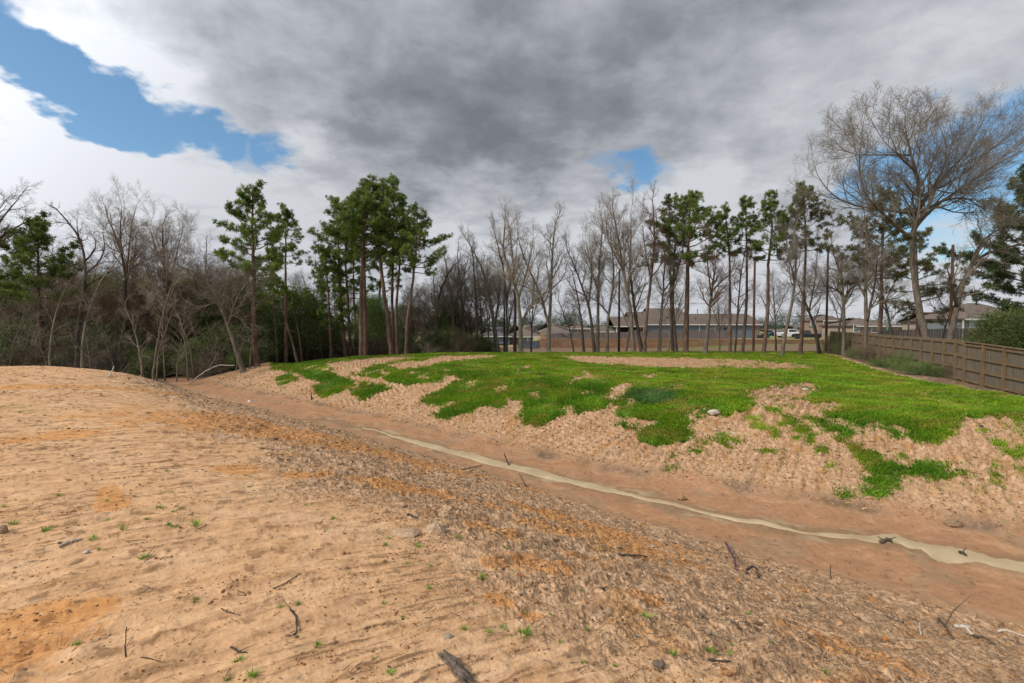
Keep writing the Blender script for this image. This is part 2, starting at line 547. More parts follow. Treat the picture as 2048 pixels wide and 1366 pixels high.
def mat_shingle(name, col):
    m, b, p = new_mat(name)
    tc = b.n('ShaderNodeTexCoord')
    br = b.n('ShaderNodeTexBrick'); b.link(tc.outputs['UV'] if False else tc.outputs['Object'], br.inputs['Vector'])
    n = b.noise(tc.outputs['Object'], 3.5, 6, 0.7)
    n2 = b.noise(tc.outputs['Object'], 0.35, 3, 0.6)
    c = b.ramp(n, [(0.3, tuple(q * 0.72 for q in col)), (0.7, tuple(q * 1.25 for q in col))])
    c = b.mix(1.0, c, b.mapr(n2, 0.3, 0.7, 0.85, 1.12), 'MULTIPLY')
    wv = b.n('ShaderNodeTexWave', wave_type='BANDS', bands_direction='Z'); wv.inputs['Scale'].default_value = 2.2
    b.link(tc.outputs['Object'], wv.inputs['Vector'])
    c = b.mix(1.0, c, b.mapr(wv.outputs['Fac'], 0.0, 0.25, 0.86, 1.0), 'MULTIPLY')
    b.link(c, p.inputs['Base Color']); p.inputs['Roughness'].default_value = 0.92
    b.t.nodes.remove(br)
    return m


def mat_siding(name, col, pitch=0.18):
    m, b, p = new_mat(name)
    tc = b.n('ShaderNodeTexCoord'); sp = b.n('ShaderNodeSeparateXYZ'); b.link(tc.outputs['Object'], sp.inputs[0])
    fr = b.math('FRACT', b.math('DIVIDE', sp.outputs[2], pitch))
    n = b.noise(tc.outputs['Object'], 0.8, 5, 0.6)
    c = b.mix(1.0, (*col, 1), b.math('MULTIPLY', b.mapr(fr, 0.0, 0.12, 0.62, 1.0), b.mapr(n, 0.3, 0.7, 0.9, 1.08)), 'MULTIPLY')
    b.link(c, p.inputs['Base Color']); p.inputs['Roughness'].default_value = 0.65
    bn = b.n('ShaderNodeBump'); bn.inputs['Strength'].default_value = 0.6; bn.inputs['Distance'].default_value = 0.02
    b.link(b.math('SUBTRACT', 1.0, fr), bn.inputs['Height']); b.link(bn.outputs[0], p.inputs['Normal'])
    return m


def mat_brick(name, c1, c2, mortar, w=0.4, h=0.2, ms=0.02, xz=True):
    m, b, p = new_mat(name)
    tc = b.n('ShaderNodeTexCoord'); sp = b.n('ShaderNodeSeparateXYZ'); b.link(tc.outputs['Object'], sp.inputs[0])
    cm = b.n('ShaderNodeCombineXYZ')
    b.link(b.math('ADD', sp.outputs[0], sp.outputs[1]), cm.inputs[0]); b.link(sp.outputs[2], cm.inputs[1])
    br = b.n('ShaderNodeTexBrick'); b.link(cm.outputs[0], br.inputs['Vector'])
    br.inputs['Color1'].default_value = (*c1, 1); br.inputs['Color2'].default_value = (*c2, 1); br.inputs['Mortar'].default_value = (*mortar, 1)
    br.inputs['Scale'].default_value = 1.0; br.inputs['Mortar Size'].default_value = ms
    br.inputs['Brick Width'].default_value = w; br.inputs['Row Height'].default_value = h
    n = b.noise(tc.outputs['Object'], 0.5, 6, 0.7)
    c = b.mix(1.0, br.outputs[0], b.mapr(n, 0.3, 0.7, 0.78, 1.2), 'MULTIPLY')
    b.link(c, p.inputs['Base Color']); p.inputs['Roughness'].default_value = 0.92
    bn = b.n('ShaderNodeBump'); bn.inputs['Strength'].default_value = 0.8; bn.inputs['Distance'].default_value = 0.03
    b.link(b.math('SUBTRACT', b.noise(tc.outputs['Object'], 14, 4, 0.7), br.outputs['Fac']), bn.inputs['Height']); b.link(bn.outputs[0], p.inputs['Normal'])
    return m


M = {}
M['ground'] = mat_ground()
M['grass'] = mat_vcol('turf', 0.5, 0.3, 0.25)
M['clod'] = mat_vcol('clod_earth', 0.95, 0.0, 0.1)
M['water'] = mat_water()
M['pine_bark'] = mat_bark('pine_bark', (0.055, 0.036, 0.027), (0.20, 0.13, 0.095), 5)
M['grey_bark'] = mat_bark('grey_bark', (0.062, 0.050, 0.038), (0.20, 0.165, 0.125), 6)
M['pale_bark'] = mat_bark('pale_bark', (0.10, 0.085, 0.065), (0.29, 0.25, 0.19), 6)
M['dark_bark'] = mat_bark('dark_bark', (0.035, 0.027, 0.022), (0.12, 0.095, 0.075), 6)
M['twig'] = simple('twig_bark', (0.165, 0.140, 0.110), 0.9, 0.3, 1.0, rnd=0.15)
M['pale_twig'] = simple('pale_twig_bark', (0.23, 0.19, 0.14), 0.9, 0.25, 1.0, rnd=0.12)
M['dark_twig'] = simple('dark_twig_bark', (0.14, 0.10, 0.07), 0.9, 0.3, 1.0, rnd=0.15)
M['red_twig'] = simple('reddish_twig_bark', (0.15, 0.09, 0.07), 0.9, 0.3, 1.0, rnd=0.12)
M['needles'] = mat_leaf('pine_needles', (0.055, 0.105, 0.022), (0.24, 0.31, 0.060), 0.35)
M['needles_dull'] = mat_leaf('dull_pine_needles', (0.075, 0.080, 0.030), (0.17, 0.17, 0.060), 0.25)
M['needles_dark'] = mat_leaf('dark_evergreen_needles', (0.035, 0.060, 0.022), (0.11, 0.14, 0.048), 0.2)
M['evergreen'] = mat_leaf('evergreen_leaves', (0.055, 0.082, 0.025), (0.17, 0.21, 0.06), 0.2)
M['evergreen_mid'] = mat_leaf('mid_green_leaves', (0.055, 0.105, 0.025), (0.18, 0.26, 0.06), 0.2)
M['brown_leaf'] = mat_leaf('dead_brown_leaves', (0.11, 0.052, 0.026), (0.25, 0.13, 0.06), 0.2)
M['far_leaf'] = mat_leaf('far_pine_leaves', (0.035, 0.055, 0.035), (0.075, 0.11, 0.06), 0.2, scale=0.25)

# ------------------------------------------------------------------ ground sheet
ORANGE = [(60, 1250, 130, 60), (20, 1300, 110, 50), (640, 878, 75, 16), (480, 935, 60, 14), (600, 950, 55, 8), (830, 980, 80, 9), (780, 967, 40, 7), (1075, 975, 60, 12),
          (120, 870, 110, 10), (150, 775, 160, 4), (220, 1000, 30, 40), (1010, 1130, 45, 14), (1100, 1060, 35, 12), (1000, 1200, 30, 16),
          (1250, 1090, 60, 14), (1180, 1050, 60, 10), (1080, 1130, 70, 14), (1300, 1200, 40, 10), (1700, 1300, 70, 18), (1060, 1230, 24, 14), (1490, 1080, 50, 8),
          (980, 1060, 40, 10), (1390, 1010, 22, 9), (700, 895, 60, 10), (1560, 1012, 20, 10)]


STREAM = np.array([(q * (-3.955 / q[2]))[:2] for q in [ray(a_, b_) for a_, b_ in
                   [(640, 836), (725, 853), (790, 871), (850, 886), (920, 904), (1012, 929), (1100, 951), (1200, 972), (1270, 988), (1400, 1018), (1500, 1042), (1600, 1058), (1700, 1068),
                    (1790, 1078), (1860, 1096), (1950, 1112), (2048, 1130), (2200, 1165), (2500, 1225)]]])


def stream_dist(x, y):
    d = np.full(len(x), 99.0)
    for i in range(len(STREAM) - 1):
        a, b_ = STREAM[i], STREAM[i + 1]; v = b_ - a; L2 = v @ v
        u = np.clip(((x - a[0]) * v[0] + (y - a[1]) * v[1]) / L2, 0, 1)
        d = np.minimum(d, np.hypot(x - a[0] - u * v[0], y - a[1] - u * v[1]))
    return d


def land(x, y, detail=True):
    """height with relief, and albedo"""
    s = (x + y) / R2; t = (y - x) / R2
    z0 = H(x, y)
    toe = np.interp(t, TOE_T, TOE_S)
    sn = np.interp(t, [-10, 0, 3, 8, 17, 28, 35], [9.7, 9.2, 8.75, 8.45, 8.3, 7.5, 6.8])
    rdist = np.hypot(x, y)
    near = (1 - sstep(sn - 0.4, sn + 0.2, s)) * (1 - sstep(30, 36, t))              # the near mound
    rough = sstep(1.5, 2.9, s + 0.9 * fbm(x * .6, y * .6, 3, 70)) * near            # debris-strewn slope
    wetb = sstep(sn - 0.25, sn + 0.35, s + .25 * fbm(x * 1.3, y * 1.3, 3, 71)) * (1 - sstep(toe - 0.2, toe + 0.55, s + 0.7 * fbm(x * .7, y * .7, 3, 72))) * (1 - sstep(38, 48, t)) * sstep(-4, 2, s)
    apron = np.exp(-((s - toe - 0.5) / 0.9) ** 2) * sstep(9, 3, t) * (t > -30)
    bank = sstep(toe, toe + 0.8, s) * (1 - sstep(39, 43, t)) * (1 - sstep(46, 48, y))
    edge = np.interp(y, [-20, 16.3, 22, 25.2, 32.7, 43, 60], [3, 17.0, 18.3, 19.3, 22.9, 28.0, 38])
    instrip = sstep(-0.2, 0.7, x - edge) * (s > 12)
    bank = bank * (1 - instrip)
    g = grass_mask(x, y)
    # --- relief
    lowf = fbm(x * .45, y * .45, 3, 21) * 0.05
    clod = fbm(x * 5, y * 5, 5, 22, 0.62)
    clod2 = np.abs(fbm(x * 2.2, y * 2.2, 4, 23, 0.6))
    # tracks on the near mound run down the bank
    ax, ay = 0.80, 0.60
    a = x * ax + y * ay; c = -x * ay + y * ax
    cw = c + 0.10 * fbm(a * .5, c * .5, 2, 31)
    rut = fbm(a * 0.8, cw * 7.0, 3, 32) * 0.5 + 0.5 * np.sin(cw * 2 * pi / 0.31 + 2 * fbm(a * .3, cw, 2, 33))
    rutm = sstep(-0.25, 0.25, fbm(x * .4, y * .4, 3, 34))
    # tracks on the far bank fan out from a point far uphill
    fx, fy = x - 31.0, y - 44.0
    ang = np.arctan2(fx, fy); fr = np.hypot(fx, fy)
    pw = ang * 36.0
    rutf = 0.55 * fbm(pw * 3.2, fr * 0.5, 4, 35, 0.6) + 0.42 * np.abs(np.sin(pw * pi / 0.25 + 2.5 * fbm(fr * .3, pw * .5, 2, 36))) * sstep(-.35, .25, fbm(x * .35, y * .35, 3, 34)) + 0.5 * fbm(pw * 0.9, fr * .16, 2, 39)
    cleat = np.sin(fr * 2 * pi / 0.23 + 2 * fbm(pw * .5, fr * .5, 2, 37)) * sstep(0, .3, fbm(pw * .6, fr * .1, 2, 38))
    z = z0 + lowf * sstep(0.5, 3, rdist)
    z = z + near * (1 - rough) * (0.012 * fbm(a * 1.6, cw * 13, 4, 86, .65) + rut * 0.020 * (0.35 + rutm) + clod * 0.010 + np.maximum(clod, .25) * .012 * rutm)
    hf = np.abs(fbm(x * 11, y * 11, 4, 24, .7))
    z = z + rough * (clod * 0.030 + clod2 * 0.035 + hf * .04 + 0.028 * rut - 0.01)
    z = z + bank * (rutf * 0.125 + clod * 0.030 + clod2 * 0.015 + hf * .065 + cleat * .03) * (1 - 0.88 * g)
    z = z + wetb * (0.012 * fbm(a * 2, c * 1.2, 3, 41) + 0.035 * fbm(x * .8, y * .8, 2, 42))
    z = z + apron * (clod2 * 0.06 - .01)
    oth = (1 - near) * (1 - bank) * (1 - wetb)
    z = z + oth * (fbm(x * .8, y * .8, 4, 45) * 0.06) * (rdist < 120)
    if not detail: return z
    # --- albedo
    px, py = proj(x, y, z0)
    def C(r_, g_, b_): return np.array([r_, g_, b_])
    def mixc(col, new, f): return col * (1 - f[:, None]) + new * f[:, None]
    n_a = fbm(x * 1.1, y * 1.1, 4, 50); n_b = fbm(x * 7, y * 7, 4, 51, .65); n_c = fbm(a * 1.2, c * 9, 4, 52, .6)
    n_d = fbm(x * 18, y * 18, 3, 53, .7)
    sand = C(0.57, 0.36, 0.205)
    col = np.ones((len(x), 3)) * sand
    col = mixc(col, C(0.62, 0.41, 0.25), sstep(0.0, 0.5, n_a))
    col = mixc(col, C(0.47, 0.27, 0.125), sstep(0.1, 0.55, n_c) * 0.5 * near)
    col = mixc(col, C(0.27, 0.165, 0.09), sstep(0.20, 0.45, n_b + 0.45 * n_c) * 0.85 * near * (0.4 + .6 * rutm))
    col = mixc(col, C(0.50, 0.29, 0.12), sstep(0.1, 0.45, fbm(x * .35, y * .5, 3, 54)) * 0.25 * near * sstep(9, 14, rdist))
    st = fbm(a * 1.6, cw * 13, 4, 86, .65); st2 = fbm(a * 4, cw * 30, 3, 87, .7)
    blot = sstep(-.25, .3, fbm(x * .45, y * .45, 3, 88))
    col = mixc(col, C(0.40, 0.235, 0.125), sstep(0.05, 0.4, st) * .6 * near * (.35 + .65 * blot))
    col = mixc(col, C(0.19, 0.115, 0.065), sstep(0.18, 0.42, st2 + .5 * st) * .85 * near * (.3 + .7 * blot))
    col = mixc(col, C(0.68, 0.48, 0.31), sstep(0.1, 0.5, -st) * .45 * near)
    # rough slope: browner, mixed crumbs
    rc = np.ones_like(col) * C(0.40, 0.265, 0.165)
    rc = mixc(rc, C(0.265, 0.18, 0.115), sstep(0.05, 0.4, n_b))
    rc = mixc(rc, C(0.57, 0.40, 0.27), sstep(0.02, 0.4, -n_b + .3 * n_a))
    rc = mixc(rc, C(0.14, 0.10, 0.07), sstep(0.30, 0.5, n_d) * .7)
    rc = mixc(rc, C(0.40, 0.195, 0.055), sstep(0.22, 0.45, fbm(x * 1.6, y * 1.6, 3, 55)) * .5)
    col = mixc(col, 0, rough * 0.85) + rc * (rough * 0.85)[:, None]
    # orange stains
    om = np.zeros(len(x))
    wx = fbm(x * 2.5, y * 2.5, 3, 56); 
    for (cx, cy, rx, ry) in ORANGE:
        P = ground(cx, cy); P2 = ground(cx + rx, cy); P3 = ground(cx, cy + ry)
        ra = np.hypot(*(P2 - P)[:2]); rb = max(np.hypot(*(P3 - P)[:2]), 0.06)
        d = (P3 - P)[:2] / max(np.hypot(*(P3 - P)[:2]), 1e-6)
        uu = (x - P[0]) * d[0] + (y - P[1]) * d[1]; vv = (x - P[0]) * -d[1] + (y - P[1]) * d[0]
        e = np.sqrt((uu / rb) ** 2 + (vv / ra) ** 2) + 0.55 * wx + 0.35 * n_b
        om = np.maximum(om, sstep(1.1, 0.75, e))
    oc = np.ones_like(col) * C(0.52, 0.225, 0.055)
    oc = mixc(oc, C(0.34, 0.135, 0.035), sstep(0, 0.4, n_b))
    oc = mixc(oc, C(0.60, 0.33, 0.12), sstep(0.1, 0.4, -n_d))
    om = om * near * 0.62
    col = mixc(col, 0, om) + oc * om[:, None]
    # olive scum at far left
    mm = sstep(0.15, 0.4, fbm(x * .9, y * .9, 3, 57)) * near * sstep(120, 60, px) * sstep(860, 835, py) * sstep(770, 790, py)
    col = mixc(col, C(0.22, 0.20, 0.05), mm * .7)
    # bank earth
    bc = np.ones_like(col) * C(0.50, 0.325, 0.20)
    bc = mixc(bc, C(0.40, 0.235, 0.115), sstep(0.0, 0.45, n_a))
    bc = mixc(bc, C(0.30, 0.19, 0.115), sstep(0.12, 0.42, n_b) * .85)
    bc = mixc(bc, C(0.36, 0.22, 0.12), sstep(0.0, 0.5, fbm(pw * 3.2, fr * 0.5, 4, 35, 0.6) * -1) * .6)  # rut grooves darkened in the albedo, standing in for crevice shade
    bc = mixc(bc, C(0.66, 0.50, 0.36), sstep(0.15, 0.45, -n_b) * .6)
    bc = mixc(bc, C(0.44, 0.22, 0.07), sstep(0.3, 0.5, fbm(x * 2.6, y * 2.6, 3, 58)) * .7)
    fine = fbm(x * 14, y * 14, 3, 59, .8)
    bc = mixc(bc, C(0.25, 0.155, 0.09), sstep(0.12, 0.4, fine) * .75)
    bc = mixc(bc, C(0.62, 0.46, 0.32), sstep(0.15, 0.4, -fine) * .5)
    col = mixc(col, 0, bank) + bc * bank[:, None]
    col = mixc(col, C(0.62, 0.44, 0.29), apron * 0.6 * sstep(-.1, .3, n_a))
    # wet bed
    wc = np.ones_like(col) * C(0.36, 0.205, 0.118)
    fl = fbm(t * .9 + 1.6 * fbm(x * .8, y * .8, 2, 61), s * 3.6 + 2.6 * fbm(x * .6, y * .6, 2, 62), 5, 63, .65)
    wc = mixc(wc, C(0.27, 0.175, 0.11), sstep(0.1, 0.5, fl) * .55)
    wc = mixc(wc, C(0.43, 0.27, 0.165), sstep(0.05, 0.45, -fl) * .7)
    wc = mixc(wc, C(0.27, 0.21, 0.14), sstep(0.2, 0.5, fbm(x * .9, y * .9, 3, 64)) * .5)
    wc = mixc(wc, C(0.17, 0.10, 0.05), sstep(0.42, 0.55, n_b + .4 * fl) * .7)
    col = mixc(col, 0, wetb) + wc * wetb[:, None]
    sdst = stream_dist(x, y) + .22 * fbm(x * 1.7, y * 1.7, 3, 120)
    col = mixc(col, C(0.225, 0.155, 0.095), sstep(0.62, 0.16, sdst) * .7 * wetb)
    col = mixc(col, C(0.40, 0.325, 0.215), sstep(0.0, .2, .26 * fbm(x * 1.2, y * 1.2, 4, 121) - np.abs(sdst - .32) * .6 + .05) * .8 * wetb)
    # dark debris line where the bank meets the bed
    dl = np.exp(-((s - toe - 0.25 + .3 * n_a) / 0.22) ** 2) * sstep(-.1, .3, n_a + n_b) + np.exp(-((s - sn + 0.15 + .2 * n_a) / 0.2) ** 2) * sstep(0., .35, n_b + .3 * n_a)
    col = mixc(col, C(0.23, 0.14, 0.075), np.clip(dl, 0, 1) * .7 * (t < 36) * (s > 4))
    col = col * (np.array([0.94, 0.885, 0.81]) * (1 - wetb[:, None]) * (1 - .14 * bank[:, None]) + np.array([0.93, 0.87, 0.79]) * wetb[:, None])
    # under the turf
    col = mixc(col, C(0.19, 0.245, 0.03), np.clip(g * 1.0, 0, 1) * .88)
    # leaf litter round about
    lc = np.ones_like(col) * C(0.155, 0.10, 0.066)
    lc = mixc(lc, C(0.27, 0.17, 0.11), sstep(0, .4, n_b))
    lc = mixc(lc, C(0.07, 0.055, 0.03), sstep(0.1, .4, n_a) * .6)
    pink = sstep(46, 50, y) * sstep(-5, 5, x) * (1 - sstep(86, 92, y + 3 * n_a))
    lc = mixc(lc, C(0.17, 0.11, 0.072), pink * .8)
    lc = mixc(lc, C(0.10, 0.15, 0.03), sstep(84, 90, y) * sstep(20, 40, x) * sstep(-.2, .2, n_a))
    oth2 = np.clip(oth, 0, 1) * (1 - near)
    oth2 = np.maximum(oth2, instrip)
    earth_edge = np.exp(-((x - edge - 0.25) / 0.45) ** 2) * (s > 12) * (y < 45) * sstep(-.2, .2, n_a + .3)
    col = mixc(col, 0, oth2) + lc * oth2[:, None]
    col = mixc(col, C(0.50, 0.33, 0.20), np.clip(earth_edge, 0, 1) * .9)
    # far lawns and fields
    fa = sstep(WALL_Y, WALL_Y + 2, y) + sstep(5, 9, x - np.interp(y, [-20, 17.8, 22.6, 48, 60, 96], [3, 18.8, 21, 31.5, 36.5, 76]))
    fc = np.ones_like(col) * C(0.30, 0.235, 0.11)
    fc = mixc(fc, C(0.14, 0.16, 0.05), sstep(-.1, .3, fbm(x * .1, y * .1, 3, 66)))
    fa = np.clip(fa, 0, 1)
    col = mixc(col, 0, fa) + fc * fa[:, None]
    fr2 = sstep(160, 300, rdist)
    col = mixc(col, C(0.05, 0.07, 0.03), fr2)
    return z, np.clip(col, 0.01, 0.9)


def build_ground():
    r = np.concatenate([np.geomspace(0.4, 1.85, 50, endpoint=False), np.geomspace(1.85, 62, 900, endpoint=False), np.geomspace(62, 145, 280, endpoint=False), np.geomspace(145, 5000, 90)])
    a1 = np.linspace(radians(-53), radians(53), 1250)
    a2 = np.linspace(radians(53), radians(307), 130)[1:-1]
    a = np.concatenate([a1, a2])
    na, nr = len(a), len(r)
    A, Rr = np.meshgrid(a, r)
    x = (np.sin(A) * Rr).ravel(); y = (np.cos(A) * Rr).ravel()
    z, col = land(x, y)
    idx = np.arange(nr * na).reshape(nr, na)
    i0 = idx[:-1, :]; i1 = idx[1:, :]
    f = np.stack([i0, i1, np.roll(i1, -1, 1), np.roll(i0, -1, 1)], -1).reshape(-1, 4)
    cz, cc = land(np.array([0.0]), np.array([0.0]))
    v = np.column_stack([x, y, z]); v = np.vstack([v, [[0, 0, cz[0]]]])
    col = np.vstack([col, cc])
    c = len(v) - 1
    tr = np.stack([np.full(na, c), idx[0], np.roll(idx[0], -1)], -1)
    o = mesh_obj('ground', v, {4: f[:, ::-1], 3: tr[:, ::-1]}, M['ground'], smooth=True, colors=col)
    tag(o, kind='structure')
    return o


build_ground()


def zland(x, y):
    return float(land(np.array([float(x)]), np.array([float(y)]), False)[0])


# ------------------------------------------------------------------ stream
def build_stream():
    pts = [(725, 853, .5), (760, 862, 1.6), (790, 871, 3.0), (850, 886, 4), (920, 904, 5), (1012, 929, 6.5), (1100, 951, 6), (1200, 972, 6), (1270, 988, 5), (1400, 1018, 3.6), (1500, 1042, 4),
           (1600, 1058, 5), (1700, 1068, 6), (1790, 1078, 9), (1860, 1096, 13), (1950, 1112, 12), (2048, 1130, 11), (2200, 1165, 12), (2500, 1225, 14)]
    L, Rt = [], []
    P = []
    for i in range(len(pts) - 1):
        for k in range(16):
            u = k / 16.0
            p = [pts[i][j] * (1 - u) + pts[i + 1][j] * u for j in range(3)]
            P.append(p)
    rows = []
    rng = np.random.RandomState(3)
    for i, (px, py, w) in enumerate(P):
        j1 = .85 + 0.9 * pn(i * 0.085, 1.5) + .16 * pn(i * .6, 8.5); j2 = .85 + 0.9 * pn(i * 0.075, 7.5) + .16 * pn(i * .6, 3.5)
        off = pn(i * .12, 4.2) * w * .6
        y1 = py + off - w * max(j1, .2); y2 = py + off + w * max(j2, .2)
        row = []
        for q in range(9):
            yy = y1 + (y2 - y1) * q / 8.0
            d = ray(px, yy)
            Z = -3.955
            p = d * (Z / d[2])
            row.append((p[0], p[1]))
        rows.append(row)
    A = np.array(rows)                       # n,9,2
    n = len(A)
    z = land(A[..., 0].ravel(), A[..., 1].ravel(), False).reshape(n, 9)
    zc = np.convolve(np.pad(z[:, 4], 12, 'edge'), np.ones(25) / 25, 'valid')
    lev = np.maximum(zc[:, None] + 0.018 + 0 * z, z + 0.004)
    prof = np.array([-.012, .0, .004, .005, .005, .005, .004, 0, -.012])
    lev = z + 0.012 + prof
    v = np.dstack([A, lev]).reshape(-1, 3)
    f = []
    for i in range(n - 1):
        for q in range(8):
            a = i * 9 + q
            f.append((a, a + 1, a + 10, a + 9))
    o = mesh_obj('water', v, {4: f}, M['water'], smooth=True)
    tag(o, kind='structure')


build_stream()


# ------------------------------------------------------------------ turf blades
def build_grass():
    rng = np.random.RandomState(5)
    N = 2300000
    D = np.exp(rng.uniform(np.log(8.5), np.log(47.5), N))
    tx = rng.uniform(-0.56, 1.30, N)
    x = D * tx; y = D
    jx = rng.normal(0, .07, N); jy = rng.normal(0, .07, N)
    m = grass_mask(x + jx, y + jy)
    dens = 0.85 + 0.5 * fbm(x * 3, y * 3, 2, 80)
    keep = rng.rand(N) < m * np.clip(dens, 0.15, 1)
    x, y, m = x[keep], y[keep], m[keep]
    n = len(x)
    z = land(x, y, False)
    hgt = (0.075 + 0.075 * rng.rand(n)) * (1 + 0.35 * fbm(x * .8, y * .8, 2, 81)) * np.where(m < 0.95, 0.6, 1.0)
    hgt *= 0.7 + 0.3 * sstep(40, 22, y)
    wd = 0.00062 * y * rng.uniform(0.6, 1.4, n) + 0.0015
    ang = rng.uniform(0, 2 * pi, n)
    # blades comb over in drifts, downhill and with the wind
    la = 2.2 * fbm(x * .5, y * .5, 2, 82) + rng.normal(0, 0.7, n) - 2.2
    lean = hgt * (0.35 + 0.5 * rng.rand(n))
    bx, by = np.cos(ang) * wd, np.sin(ang) * wd
    v = np.empty((n, 4, 3), np.float32)
    v[:, 0] = np.column_stack([x - bx, y - by, z - 0.01])
    v[:, 1] = np.column_stack([x + bx, y + by, z - 0.01])
    v[:, 2] = np.column_stack([x + bx * .7 + np.cos(la) * lean * .35, y + by * .7 + np.sin(la) * lean * .35, z + hgt * .62])
    v[:, 3] = np.column_stack([x + np.cos(la) * lean, y + np.sin(la) * lean, z + hgt])
    i = np.arange(n) * 4
    f = np.concatenate([np.stack([i, i + 1, i + 2], -1), np.stack([i, i + 2, i + 3], -1)])
    px, py = proj(x, y, z)
    s = (x + y) / R2; t = (y - x) / R2
    deep = np.array([0.080, 0.225, 0.012]); mid = np.array([0.215, 0.365, 0.018]); yel = np.array([0.39, 0.375, 0.045]); brn = np.array([0.42, 0.28, 0.08])
    k1 = np.clip(0.36 + 1.2 * fbm(x * .5, y * .5, 3, 83) + 0.25 * rng.randn(n) + 0.35 * sstep(15.5, 19, s), 0, 1)
    k2 = np.clip(sstep(-0.05, 0.4, fbm(x * .35, y * .9, 3, 84)) * .8 + 0.12 * rng.randn(n), 0, 1)
    k3 = np.clip(sstep(0.05, 0.45, fbm(x * .6, y * 1.1, 3, 85)) * .6 + 0.12 * rng.randn(n) + 0.25 * sstep(720, 705, py) * 0, 0, 1)
    blue = sstep(0.9, 0.5, np.hypot((px - 1300) / 75, (py - 795) / 22))
    c = deep + (mid - deep) * k1[:, None]
    c = c + (yel - c) * (k2 * (.25 + .4 * sstep(13, 18, s)))[:, None]
    c = c + (brn - c) * (k3 * .75)[:, None]
    c = c + (np.array([0.05, 0.14, 0.045]) - c) * (blue * .8)[:, None]
    c *= rng.uniform(0.75, 1.25, n)[:, None]
    cc = np.repeat(c[:, None, :], 4, 1)
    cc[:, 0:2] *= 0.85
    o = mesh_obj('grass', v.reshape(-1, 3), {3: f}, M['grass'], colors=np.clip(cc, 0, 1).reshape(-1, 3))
    tag(o, 'bright green young turf in ragged patches over the far bank', 'grass', kind='stuff')
    print('grass blades', n)


build_grass()


# ------------------------------------------------------------------ loose clods, stones and straw (uncountable)
def ico():
    t = (1 + 5 ** .5) / 2
    v = np.array([(-1, t, 0), (1, t, 0), (-1, -t, 0), (1, -t, 0), (0, -1, t), (0, 1, t), (0, -1, -t), (0, 1, -t), (t, 0, -1), (t, 0, 1), (-t, 0, -1), (-t, 0, 1)], float)
    v /= np.linalg.norm(v[0])
    f = np.array([(0, 11, 5), (0, 5, 1), (0, 1, 7), (0, 7, 10), (0, 10, 11), (1, 5, 9), (5, 11, 4), (11, 10, 2), (10, 7, 6), (7, 1, 8),
                  (3, 9, 4), (3, 4, 2), (3, 2, 6), (3, 6, 8), (3, 8, 9), (4, 9, 5), (2, 4, 11), (6, 2, 10), (8, 6, 7), (9, 8, 1)])
    return v, f


